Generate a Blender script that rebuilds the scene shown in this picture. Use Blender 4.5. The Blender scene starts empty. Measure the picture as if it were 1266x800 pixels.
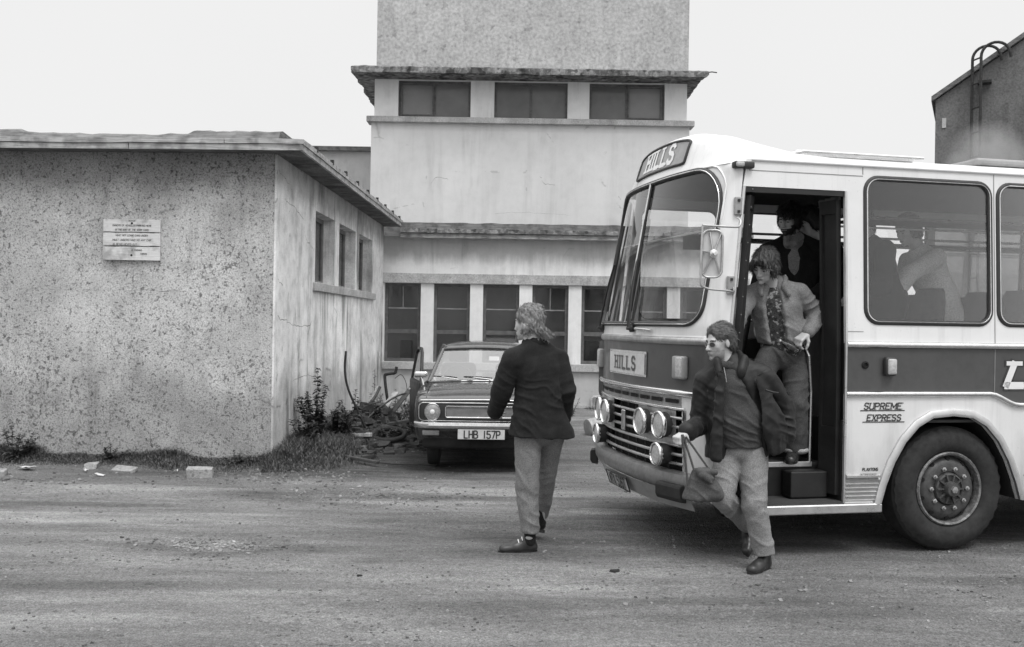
import bpy, bmesh, math, random
import numpy as np
from mathutils import Vector, Matrix, noise, geometry

random.seed(7)
scene = bpy.context.scene
PI = math.pi
R = math.radians

# ---------------------------------------------------------------- camera, sky, sun, exposure
cam_data = bpy.data.cameras.new("camera")
cam_data.lens = 35.0
cam_data.sensor_width = 36.0
cam_data.clip_start = 0.1
cam_data.clip_end = 1200.0
cam = bpy.data.objects.new("camera", cam_data)
scene.collection.objects.link(cam)
cam.matrix_world = Matrix.Translation((0, 0, 1.68)) @ Matrix.Rotation(PI / 2, 4, 'X') @ Matrix.Rotation(0.016, 4, 'Z')
scene.camera = cam

SUN_EL, SUN_AZ = R(60), R(150)          # overcast: broad soft sun behind the camera, to its right
world = bpy.data.worlds.new("World")
scene.world = world
world.use_nodes = True
wn = world.node_tree
wn.nodes.clear()
w_out = wn.nodes.new("ShaderNodeOutputWorld")
w_bg = wn.nodes.new("ShaderNodeBackground")
w_sky = wn.nodes.new("ShaderNodeTexSky")
w_sky.sky_type = 'NISHITA'
w_sky.sun_disc = False
w_sky.sun_elevation = SUN_EL
w_sky.sun_rotation = SUN_AZ
w_sky.air_density = 1.0
w_sky.dust_density = 4.0
w_bw = wn.nodes.new("ShaderNodeRGBToBW")       # the photograph is black and white: cloud light is neutral
w_geo = wn.nodes.new("ShaderNodeTexCoord")
w_sep = wn.nodes.new("ShaderNodeSeparateXYZ")
w_map = wn.nodes.new("ShaderNodeMapRange")     # even cloud cover, brighter overhead than at the horizon
w_map.inputs['From Min'].default_value = 0.33
w_map.inputs['From Max'].default_value = 1.0
w_map.inputs['To Min'].default_value = 9.0
w_map.inputs['To Max'].default_value = 27.0
w_cl = wn.nodes.new("ShaderNodeTexNoise")
w_cl.inputs['Scale'].default_value = 2.2
w_cl.inputs['Detail'].default_value = 3.0
w_clm = wn.nodes.new("ShaderNodeMapRange")
w_clm.inputs['To Min'].default_value = 0.955
w_clm.inputs['To Max'].default_value = 1.03
w_mul = wn.nodes.new("ShaderNodeMath")
w_mul.operation = 'MULTIPLY'
w_mix = wn.nodes.new("ShaderNodeMix")
w_mix.data_type = 'FLOAT'
w_mix.inputs[0].default_value = 0.96
wl = wn.links
wl.new(w_sky.outputs[0], w_bw.inputs[0])
wl.new(w_geo.outputs['Generated'], w_sep.inputs[0])
wl.new(w_sep.outputs['Z'], w_map.inputs[0])
wl.new(w_geo.outputs['Generated'], w_cl.inputs['Vector'])
wl.new(w_cl.outputs['Fac'], w_clm.inputs[0])
wl.new(w_map.outputs[0], w_mul.inputs[0])
wl.new(w_clm.outputs[0], w_mul.inputs[1])
wl.new(w_bw.outputs[0], w_mix.inputs[2])
wl.new(w_mul.outputs[0], w_mix.inputs[3])
wl.new(w_mix.outputs[0], w_bg.inputs['Color'])
w_bg.inputs['Strength'].default_value = 0.1
wl.new(w_bg.outputs[0], w_out.inputs[0])

sun_data = bpy.data.lights.new("sun", 'SUN')
sun_data.energy = 1.5
sun_data.angle = R(18)
sun_data.color = (1, 1, 1)
sun = bpy.data.objects.new("sun", sun_data)
scene.collection.objects.link(sun)
sd = Vector((math.sin(SUN_AZ) * math.cos(SUN_EL), math.cos(SUN_AZ) * math.cos(SUN_EL), math.sin(SUN_EL)))
sun.rotation_euler = sd.to_track_quat('Z', 'Y').to_euler()

scene.view_settings.view_transform = 'Standard'
scene.view_settings.look = 'None'
scene.view_settings.exposure = 0.0
scene.view_settings.gamma = 1.0
scene.render.engine = 'CYCLES'
scene.cycles.max_bounces = 8
scene.cycles.transparent_max_bounces = 24
scene.cycles.volume_step_rate = 2.0
scene.cycles.use_denoising = True

# ---------------------------------------------------------------- naming helpers
def tag(o, label=None, cat=None, group=None, kind=None):
    if label: o['label'] = label
    if cat: o['category'] = cat
    if group: o['group'] = group
    if kind: o['kind'] = kind
    return o

def empty(name, loc=(0, 0, 0), rz=0.0, label=None, cat=None, group=None):
    o = bpy.data.objects.new(name, None)
    o.empty_display_size = 0.2
    scene.collection.objects.link(o)
    o.location = loc
    o.rotation_euler = (0, 0, rz)
    return tag(o, label, cat, group)

def link(name, me, mat, parent=None, loc=None):
    o = bpy.data.objects.new(name, me)
    scene.collection.objects.link(o)
    if mat is not None and not me.materials:
        for m in (mat if isinstance(mat, (list, tuple)) else [mat]):
            me.materials.append(m)
    if parent is not None: o.parent = parent
    if loc is not None: o.location = loc
    return o

def copy_part(o, parent, loc=None):
    c = o.copy()
    scene.collection.objects.link(c)
    c.parent = parent
    if loc is not None: c.location = loc
    for ch in list(o.children):
        copy_part(ch, c)
    return c

# ---------------------------------------------------------------- mesh builder
class MB:
    def __init__(self):
        self.v, self.f, self.m = [], [], []
        self.mi = 0
    def add(self, vs, fs):
        n = len(self.v)
        self.v += [tuple(p) for p in vs]
        for f in fs:
            self.f.append(tuple(i + n for i in f))
            self.m.append(self.mi)
        return self
    def box(self, lo, hi, M=None, jit=0.0):
        x0, y0, z0 = lo; x1, y1, z1 = hi
        vs = [Vector(p) for p in ((x0,y0,z0),(x1,y0,z0),(x1,y1,z0),(x0,y1,z0),(x0,y0,z1),(x1,y0,z1),(x1,y1,z1),(x0,y1,z1))]
        if jit: vs = [p + Vector([random.uniform(-jit, jit) for _ in range(3)]) for p in vs]
        if M is not None: vs = [M @ p for p in vs]
        return self.add(vs, [(0,3,2,1),(4,5,6,7),(0,1,5,4),(1,2,6,5),(2,3,7,6),(3,0,4,7)])
    def cbox(self, c, s, M=None, jit=0.0):
        T = Matrix.Translation(c)
        if M is not None: T = T @ M
        h = [a / 2 for a in s]
        return self.box((-h[0],-h[1],-h[2]), (h[0],h[1],h[2]), T, jit)
    def rbox(self, lo, hi, r, n=3, M=None):
        """box with rounded edges (a sphere grid pushed out to the box)"""
        c = [(a + b) / 2 for a, b in zip(lo, hi)]
        h = [max((b - a) / 2 - r, 0) for a, b in zip(lo, hi)]
        nu, nv = 4 * n + 4, 2 * n + 2
        vs, fs = [], []
        def ang(i, k):      # angles that repeat at the flats
            q, s = divmod(i, k + 1)
            return (q * PI / 2 + s * (PI / 2) / k), q
        rows = []
        for iv in range(2 * (n + 1)):
            a, q = ang(iv, n)
            th = a - PI / 2
            zs = -1 if q == 0 else 1
            row = []
            for iu in range(4 * (n + 1)):
                p, qu = ang(iu, n)
                xs = 1 if qu in (0, 3) else -1
                ys = 1 if qu in (0, 1) else -1
                d = Vector((math.cos(th) * math.cos(p), math.cos(th) * math.sin(p), math.sin(th)))
                P = Vector((c[0] + xs * h[0] + r * d.x, c[1] + ys * h[1] + r * d.y, c[2] + zs * h[2] + r * d.z))
                row.append(len(vs)); vs.append(M @ P if M is not None else P)
            rows.append(row)
        for a, b in zip(rows[:-1], rows[1:]):
            for i in range(len(a)):
                j = (i + 1) % len(a)
                fs.append((a[i], a[j], b[j], b[i]))
        fs.append(tuple(reversed(rows[0]))); fs.append(tuple(rows[-1]))
        return self.add(vs, fs)
    def tube(self, pts, r, n=8, cap=True, closed=False, flat=None):
        pts = [Vector(p) for p in pts]
        m = len(pts)
        rr = r if isinstance(r, (list, tuple)) else [r] * m
        vs, fs = [], []
        prev = None
        for i, p in enumerate(pts):
            a = pts[(i - 1) % m] if (i > 0 or closed) else p
            b = pts[(i + 1) % m] if (i < m - 1 or closed) else p
            t = (b - a).normalized()
            if prev is None:
                u = t.orthogonal().normalized() if flat is None else (Vector(flat) - t * t.dot(Vector(flat))).normalized()
            else:
                u = (prev - t * t.dot(prev)).normalized()
            prev = u
            w = t.cross(u)
            for k in range(n):
                q = 2 * PI * k / n
                vs.append(p + (u * math.cos(q) + w * math.sin(q)) * rr[i])
        for i in range(m if closed else m - 1):
            j = (i + 1) % m
            for k in range(n):
                l = (k + 1) % n
                fs.append((i*n+k, i*n+l, j*n+l, j*n+k))
        if cap and not closed:
            fs.append(tuple(range(n - 1, -1, -1))); fs.append(tuple((m-1)*n + k for k in range(n)))
        return self.add(vs, fs)
    def loft(self, rings, cap=True, closed_u=True):
        n = len(rings[0]); vs = [p for r_ in rings for p in r_]; fs = []
        for i in range(len(rings) - 1):
            for k in range(n if closed_u else n - 1):
                l = (k + 1) % n
                fs.append((i*n+k, i*n+l, (i+1)*n+l, (i+1)*n+k))
        if cap and closed_u:
            fs.append(tuple(range(n - 1, -1, -1))); fs.append(tuple((len(rings)-1)*n + k for k in range(n)))
        return self.add(vs, fs)
    def lathe(self, prof, M=None, n=32, cap=True):
        """profile of (radius, height) turned about the local z axis"""
        rings = []
        for r_, h in prof:
            ring = [Vector((max(r_, 1e-4) * math.cos(2*PI*k/n), max(r_, 1e-4) * math.sin(2*PI*k/n), h)) for k in range(n)]
            rings.append([M @ p for p in ring] if M is not None else ring)
        return self.loft(rings, cap)
    def grid(self, fn, nu, nv):
        vs = [fn(i / nu, j / nv) for j in range(nv + 1) for i in range(nu + 1)]
        fs = [(j*(nu+1)+i, j*(nu+1)+i+1, (j+1)*(nu+1)+i+1, (j+1)*(nu+1)+i) for j in range(nv) for i in range(nu)]
        return self.add(vs, fs)
    def plate(self, outer, holes, fn, thick=0.0, out=1):
        """flat outline with holes in (a, b), mapped to space by fn(a, b, depth); thick gives it an inner skin and edges"""
        loops = [outer] + list(holes)
        polys = [[Vector((a, b, 0)) for a, b in lp] for lp in loops]
        flat = [p for lp in loops for p in lp]
        tris = geometry.tessellate_polygon(polys)
        vs = [fn(a, b, 0.0) for a, b in flat]; fs = [tuple(t) for t in tris]
        n = len(flat)
        if thick:
            vs += [fn(a, b, thick) for a, b in flat]
            fs += [tuple(i + n for i in reversed(t)) for t in tris]
            o = 0
            for lp in loops:
                k = len(lp)
                for i in range(k):
                    j = (i + 1) % k
                    fs.append((o+i, o+j, o+j+n, o+i+n))
                o += k
        return self.add(vs, fs)
    def build(self, name, mat, parent=None, smooth=None, bevel=0.0, loc=None, seg=1):
        me = bpy.data.meshes.new(name)
        me.from_pydata(self.v, [], self.f)
        mats = mat if isinstance(mat, (list, tuple)) else [mat]
        for m in mats: me.materials.append(m)
        if len(mats) > 1: me.polygons.foreach_set('material_index', self.m)
        bm = bmesh.new(); bm.from_mesh(me)
        bmesh.ops.remove_doubles(bm, verts=bm.verts, dist=1e-5)
        bmesh.ops.recalc_face_normals(bm, faces=bm.faces)
        if bevel:
            eds = [e for e in bm.edges if len(e.link_faces) == 2 and e.calc_face_angle(0) > R(40)]
            bmesh.ops.bevel(bm, geom=eds, offset=bevel, segments=seg, affect='EDGES', profile=0.6, clamp_overlap=True)
        if smooth is not None:
            for f in bm.faces: f.smooth = True
            for e in bm.edges:
                e.smooth = not (len(e.link_faces) == 2 and e.calc_face_angle(0) > R(smooth))
        bm.to_mesh(me); bm.free()
        return link(name, me, None, parent, loc)

def arc(c, r, a0, a1, n, ax=(1,0,0), ay=(0,0,1)):
    ax, ay, c = Vector(ax), Vector(ay), Vector(c)
    return [c + (ax * math.cos(R(a0 + (a1-a0)*i/n)) + ay * math.sin(R(a0 + (a1-a0)*i/n))) * r for i in range(n + 1)]

def rrect(x0, y0, x1, y1, r, n=6):
    pts = []
    for cx, cy, a in ((x1-r, y1-r, 0), (x0+r, y1-r, 90), (x0+r, y0+r, 180), (x1-r, y0+r, 270)):
        for i in range(n + 1):
            q = R(a + 90 * i / n)
            pts.append((cx + r*math.cos(q), cy + r*math.sin(q)))
    return pts

def smooth_path(pts, n=6):
    pts = [Vector(p) for p in pts]
    out = []
    for i in range(len(pts) - 1):
        p0, p1, p2, p3 = pts[max(i-1,0)], pts[i], pts[i+1], pts[min(i+2, len(pts)-1)]
        for k in range(n):
            t = k / n
            out.append(0.5 * ((2*p1) + (p2-p0)*t + (2*p0-5*p1+4*p2-p3)*t*t + (3*p1-p0-3*p2+p3)*t**3))
    out.append(pts[-1])
    return out

# ---------------------------------------------------------------- stroke lettering (built as real raised strokes)
GL = {
'A':"0,0 .35,1 .7,0;.12,.35 .58,.35",'B':"0,0 0,1 .4,1 .58,.88 .58,.65 .4,.53 0,.53;.4,.53 .64,.4 .64,.13 .42,0 0,0",'C':".62,.82 .5,1 .15,1 0,.8 0,.2 .15,0 .5,0 .62,.18",
'D':"0,0 0,1 .35,1 .62,.75 .62,.25 .35,0 0,0",'E':".58,0 0,0 0,1 .58,1;0,.52 .45,.52",'F':"0,0 0,1 .58,1;0,.52 .45,.52",'G':".62,.82 .5,1 .15,1 0,.8 0,.2 .15,0 .5,0 .62,.18 .62,.45 .38,.45",
'H':"0,0 0,1;.62,0 .62,1;0,.52 .62,.52",'I':".12,0 .12,1",'K':"0,0 0,1;.6,1 0,.42;.2,.58 .62,0",'L':"0,1 0,0 .55,0",'M':"0,0 0,1 .4,.25 .8,1 .8,0",'N':"0,0 0,1 .62,0 .62,1",
'O':".15,0 0,.2 0,.8 .15,1 .5,1 .65,.8 .65,.2 .5,0 .15,0",'P':"0,0 0,1 .42,1 .6,.86 .6,.6 .42,.46 0,.46",'R':"0,0 0,1 .42,1 .6,.86 .6,.62 .42,.5 0,.5;.3,.5 .62,0",
'S':".58,.84 .45,1 .15,1 .02,.86 .02,.65 .15,.54 .45,.47 .6,.35 .6,.14 .45,0 .15,0 0,.16",'T':".32,0 .32,1;0,1 .64,1",'U':"0,1 0,.18 .15,0 .48,0 .62,.18 .62,1",'V':"0,1 .33,0 .66,1",
'W':"0,1 .2,0 .42,.8 .64,0 .84,1",'X':"0,0 .62,1;0,1 .62,0",'Y':"0,1 .32,.5 .64,1;.32,.5 .32,0",'Z':"0,1 .6,1 0,0 .6,0",
'1':".2,0 .2,1",'2':"0,.78 .15,1 .45,1 .6,.8 .6,.62 0,0 .62,0",'5':".58,1 .06,1 .03,.56 .4,.6 .6,.45 .6,.15 .42,0 .15,0 0,.16",'6':".56,.86 .42,1 .15,1 0,.78 0,.2 .15,0 .45,0 .6,.18 .6,.4 .45,.56 .1,.52 0,.4",
'7':"0,1 .62,1 .22,0",'&':".6,0 .1,.75 .25,1 .42,.8 0,.3 .15,0 .35,0 .6,.4",'.':".05,0 .05,.06",',':".05,-.1 .08,.05"}
GW = {'I': .24, 'M': .8, 'W': .84, '1': .4, '.': .1, ',': .1, ' ': .35}
def text_width(s, sp): return sum(GW.get(c, .62) + sp for c in s) - sp
def lettering(mb, s, fn, h, weight, sp=.28, wide=1.0, serif=0.0, slant=0.0, raise_=.002, centre=True):
    """letters of height h as flat strokes; fn(a, b, d) maps across, up and out to space"""
    x = -text_width(s, sp) * h * wide / 2 if centre else 0.0
    for c in s:
        if c in GL:
            for st in GL[c].split(';'):
                pts = [tuple(float(q) for q in p.split(',')) for p in st.split()]
                pts = [(x + (p[0] + slant * p[1]) * h * wide, p[1] * h) for p in pts]
                for (a, b), (c2, d) in zip(pts[:-1], pts[1:]):
                    dx, dy = c2 - a, d - b
                    L = math.hypot(dx, dy) or 1e-6
                    dx, dy = dx / L, dy / L
                    e = weight * .5
                    k = weight / 2
                    q = [(a - dx*e*.6 - dy*k, b - dy*e*.6 + dx*k), (c2 + dx*e*.6 - dy*k, d + dy*e*.6 + dx*k), (c2 + dx*e*.6 + dy*k, d + dy*e*.6 - dx*k), (a - dx*e*.6 + dy*k, b - dy*e*.6 - dx*k)]
                    mb.add([fn(u, v, raise_) for u, v in q], [(0, 1, 2, 3)])
                if serif:
                    for (a, b) in (pts[0], pts[-1]):
                        if abs(b) < 1e-6 or abs(b - h) < 1e-6:
                            w, k = weight * .5 + serif * h, weight * .3
                            mb.add([fn(u, v, raise_ * 1.2) for u, v in ((a-w, b-k), (a+w, b-k), (a+w, b+k), (a-w, b+k))], [(0, 1, 2, 3)])
        x += (GW.get(c, .62) + sp) * h * wide
    return mb

# ---------------------------------------------------------------- materials (all neutral greys: the photograph is black and white)
class NT:
    def __init__(self, name):
        self.m = bpy.data.materials.new(name)
        self.m.use_nodes = True
        self.t = self.m.node_tree
        self.b = self.t.nodes['Principled BSDF']
        self.tc = None
    def n(self, kind, **kw):
        x = self.t.nodes.new(kind)
        for k, v in kw.items():
            if k in x.inputs.keys(): x.inputs[k].default_value = v
            else: setattr(x, k, v)
        return x
    def l(self, a, b): self.t.links.new(a, b)
    def coord(self, scale=(1, 1, 1), rot=(0, 0, 0)):
        if self.tc is None: self.tc = self.n('ShaderNodeTexCoord')
        mp = self.n('ShaderNodeMapping')
        mp.inputs['Scale'].default_value = scale
        mp.inputs['Rotation'].default_value = rot
        self.l(self.tc.outputs['Object'], mp.inputs[0])
        return mp.outputs[0]
    def noise(self, scale, detail=4, rough=.55, vs=(1, 1, 1), dist=0.0):
        x = self.n('ShaderNodeTexNoise')
        x.inputs['Scale'].default_value = scale; x.inputs['Detail'].default_value = detail
        x.inputs['Roughness'].default_value = rough; x.inputs['Distortion'].default_value = dist
        self.l(self.coord(vs), x.inputs['Vector'])
        return x.outputs['Fac']
    def voronoi(self, scale, vs=(1, 1, 1), out='Distance', feature='F1'):
        x = self.n('ShaderNodeTexVoronoi'); x.feature = feature
        x.inputs['Scale'].default_value = scale
        self.l(self.coord(vs), x.inputs['Vector'])
        return x.outputs[out]
    def ramp(self, fac, stops):
        """stops: (position, value)"""
        x = self.n('ShaderNodeValToRGB')
        e = x.color_ramp.elements
        while len(e) > 1: e.remove(e[-1])
        e[0].position, e[0].color = stops[0][0], (*([stops[0][1]]*3), 1)
        for p, v in stops[1:]:
            k = e.new(p); k.color = (v, v, v, 1)
        self.l(fac, x.inputs[0])
        return x.outputs[0]
    def math(self, op, a, b):
        x = self.n('ShaderNodeMath'); x.operation = op
        for i, q in enumerate((a, b)):
            if isinstance(q, (int, float)): x.inputs[i].default_value = q
            else: self.l(q, x.inputs[i])
        return x.outputs[0]
    def mul(self, a, b): return self.math('MULTIPLY', a, b)
    def addv(self, a, b): return self.math('ADD', a, b)
    def mix(self, f, a, b):
        x = self.n('ShaderNodeMix'); x.data_type = 'FLOAT'
        for i, q in zip((0, 2, 3), (f, a, b)):
            if isinstance(q, (int, float)): x.inputs[i].default_value = q
            else: self.l(q, x.inputs[i])
        return x.outputs[0]
    def base(self, v):
        if isinstance(v, (int, float)): self.b.inputs['Base Color'].default_value = (v, v, v, 1)
        else: self.l(v, self.b.inputs['Base Color'])
        return self
    def rough(self, v):
        if isinstance(v, (int, float)): self.b.inputs['Roughness'].default_value = v
        else: self.l(v, self.b.inputs['Roughness'])
        return self
    def bump(self, h, strength=.3, dist=.01):
        x = self.n('ShaderNodeBump')
        x.inputs['Strength'].default_value = strength; x.inputs['Distance'].default_value = dist
        self.l(h, x.inputs['Height']); self.l(x.outputs[0], self.b.inputs['Normal'])
        return self
    def set(self, **kw):
        for k, v in kw.items(): self.b.inputs[k.replace('_', ' ')].default_value = v
        return self

MT = {}
def simple(name, v, rough=.6, metal=0.0, var=.15, scale=6.0, bump=0.0, bscale=60.0, spec=.5, coat=0.0, dirt=0.0):
    k = NT(name)
    nz = k.noise(scale, 5)
    b = k.ramp(nz, [(.3, v*(1-var)), (.7, v*(1+var))])
    if dirt:
        d = k.ramp(k.noise(scale*3.7, 6, .7), [(.45, 1.0), (.75, 1-dirt)])
        b = k.mul(b, d)
    k.base(b).rough(k.ramp(k.noise(scale*2.3, 4), [(.3, max(rough-.08, .02)), (.7, min(rough+.1, 1))]))
    k.set(Metallic=metal, Specular_IOR_Level=spec, Coat_Weight=coat)
    if bump: k.bump(k.noise(bscale, 5), bump, .004)
    MT[name] = k.m
    return k.m

simple('band_paint', .07, .4, var=.10, scale=3.0, coat=.2, dirt=.2)
simple('grey_paint', .30, .45, var=.1, dirt=.2)
simple('chrome', .78, .16, 1.0, var=.08, scale=9, dirt=.2)
simple('bumper_metal', .26, .42, .6, var=.15, scale=8, dirt=.3)
simple('lamp_rim', .5, .3, .8, var=.2, scale=12, dirt=.4)
simple('seam', .22, .6)
simple('crack_dark', .13, .9, var=.5, scale=15)
simple('dull_metal', .50, .38, .9, var=.15, scale=8, dirt=.3)
simple('aluminium', .62, .32, .85, var=.08, scale=5, dirt=.15)
simple('rubber', .018, .75, var=.3, scale=9)
simple('gasket', .03, .55, var=.2)
simple('black_trim_shade', .016, .5, var=.3)  # black fittings; also the open car door, with its shade in the colour
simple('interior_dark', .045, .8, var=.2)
simple('roof_lining', .30, .8, var=.1)
simple('seat_cloth', .05, .9, var=.3, scale=20, bump=.3, bscale=300)
simple('steel_rail', .55, .3, .9, var=.1)
simple('hub_paint', .06, .55, var=.3, scale=18, dirt=.4)
simple('rim_metal', .22, .5, .5, var=.5, scale=30, dirt=.6)
simple('lamp_lens', .42, .3, .0, var=.25, scale=45, coat=.15)
simple('lamp_amber', .22, .25, var=.1, coat=.5)
simple('letter_white', .75, .5, var=.03)
simple('letter_dark', .04, .5, var=.1)
simple('plate_light', .58, .5, var=.08, dirt=.2)
simple('car_paint', .03, .28, var=.12, scale=4, coat=.7, dirt=.15)
simple('tyre', .022, .85, var=.4, scale=14, bump=.2, bscale=90)
simple('dark_wood', .055, .6, var=.4, scale=12, dirt=.4)
simple('frame_wood', .11, .55, var=.35, scale=10, dirt=.3)
simple('mid_frame', .2, .55, var=.3, scale=10)
simple('black_void', .01, .9, var=.1)
simple('paper', .55, .8, var=.1, scale=20)
simple('skin', .43, .5, var=.06, scale=30, bump=.08, bscale=200)
simple('shoe_leather', .025, .38, var=.4, scale=25, bump=.15, bscale=150)
simple('dark_pane', .02, .1)
simple('car_lamp', .28, .25, var=.3, scale=40, coat=.3)
simple('sash_pane', .21, .2, var=.2, scale=1.2)
simple('tower_pane', .13, .16, var=.25, scale=1.5)
simple('drum_paint', .34, .5, var=.25, scale=9, dirt=.4)
simple('rust', .03, .85, var=.5, scale=18, bump=.4, bscale=60)
simple('curtain', .22, .9, var=.15, scale=15)

k = NT('white_paint')
sx = k.n('ShaderNodeSeparateXYZ'); k.l(k.coord(), sx.inputs[0])
h = k.addv(sx.outputs['Z'], k.mul(k.noise(2.6, 6, .65, (1.6, 1.6, .5)), -.9))
b = k.mul(k.ramp(k.noise(1.4, 5, .6), [(.3, .70), (.7, .78)]), k.ramp(h, [(.0, .62), (.45, .92), (.8, 1.0)]))
b = k.mul(b, k.ramp(k.noise(1.0, 6, .65, (9, 9, .5)), [(.30, .86), (.48, 1.0)]))
b = k.mul(b, k.ramp(k.noise(60, 3), [(.24, .8), (.34, 1.0)]))
k.base(b).rough(k.ramp(k.noise(3, 5), [(.3, .26), (.7, .48)]))
k.bump(k.noise(1.3, 3), .12, .05)
k.set(Coat_Weight=.2)
MT['white_paint'] = k.m

def glass(name, tint, refl, rough=.02, dust=0.0):
    """thin pane: mostly clear, a little mirror, a film of dust"""
    k = NT(name)
    t = k.t
    tr = k.n('ShaderNodeBsdfTransparent'); tr.inputs[0].default_value = (tint, tint, tint, 1)
    gl = k.n('ShaderNodeBsdfGlossy'); gl.inputs['Roughness'].default_value = rough
    gl.inputs[0].default_value = (.95, .95, .95, 1)
    fr = k.n('ShaderNodeFresnel'); fr.inputs[0].default_value = 1.45
    fac = k.mul(fr.outputs[0], refl)
    mx = k.n('ShaderNodeMixShader')
    k.l(fac, mx.inputs[0]); k.l(tr.outputs[0], mx.inputs[1]); k.l(gl.outputs[0], mx.inputs[2])
    last = mx
    if dust:
        df = k.n('ShaderNodeBsdfDiffuse'); df.inputs[0].default_value = (.6, .6, .6, 1)
        m2 = k.n('ShaderNodeMixShader')
        k.l(k.ramp(k.noise(1.5, 5, .6), [(.3, dust*.6), (.7, dust*1.3)]), m2.inputs[0])
        k.l(mx.outputs[0], m2.inputs[1]); k.l(df.outputs[0], m2.inputs[2])
        last = m2
    k.l(last.outputs[0], t.nodes['Material Output'].inputs[0])
    MT[name] = k.m
glass('windscreen_glass', .96, 1.5, dust=.02)
glass('side_glass', .98, 1.3, dust=.02)
glass('building_glass', .7, .9, .05, dust=.012)
glass('car_glass', .75, 2.6, .03, dust=.06)
simple('spectacle_glass', .05, .3)
simple('spectacle_frame', .30, .4, .6)
glass('bottle_glass', .55, 2.5)

def cloth(name, v, var=.15, weave=700, rough=.92, bump=.15, sheen=.04, pattern=None, spec=.2):
    k = NT(name)
    b = k.ramp(k.noise(9, 4), [(.3, v*(1-var)), (.7, v*(1+var))])
    b = k.mul(b, k.ramp(k.noise(130, 3), [(.3, .68), (.7, 1.34)]))
    if pattern:
        p = k.ramp(k.noise(38, 2), [(.36, pattern[0]), (.42, pattern[1]), (.56, pattern[1]), (.62, pattern[2])])
        b = k.mul(b, p)
    k.base(b).rough(rough)
    k.bump(k.addv(k.noise(weave, 2), k.mul(k.noise(40, 4), 2.0)), bump, .003)
    k.set(Sheen_Weight=sheen, Specular_IOR_Level=spec)
    MT[name] = k.m
    return k.m
cloth('jacket_dark', .015, .2)
cloth('trouser_grey', .17, .12)
cloth('trouser_light', .21, .1)
cloth('anorak', .012, .25, rough=.55, spec=.3)
cloth('sweater', .055, .15, weave=400, bump=.3)
cloth('denim_jacket', .18, .15)
cloth('denim_jeans', .07, .2)
cloth('turn_up', .42, .1)
cloth('pattern_shirt', .10, .1, pattern=(.25, .5, 2.6))
cloth('black_coat', .012, .2)
cloth('grey_shirt', .20, .1)
cloth('light_shirt', .72, .08)
cloth('canvas_bag', .075, .2)
cloth('sock', .02, .2)

def hair_mat(name, lo, hi):
    k = NT(name)
    k.base(k.ramp(k.noise(60, 5, .6, (1, 1, .35)), [(.3, lo), (.7, hi)])).rough(.55)
    k.bump(k.noise(160, 3, .6, (1, 1, .25)), .6, .006)
    MT[name] = k.m
hair_mat('hair_grey', .07, .34)
hair_mat('hair_brown', .025, .10)
hair_mat('hair_mid', .03, .12)
hair_mat('hair_black', .008, .03)

def leaf_mat(name, lo, hi):
    k = NT(name)
    k.base(k.ramp(k.noise(25, 3), [(.3, lo), (.7, hi)])).rough(.65)
    MT[name] = k.m
leaf_mat('grass_blade', .025, .15)
leaf_mat('weed_leaf', .025, .075)
leaf_mat('dry_stem', .10, .22)

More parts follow.
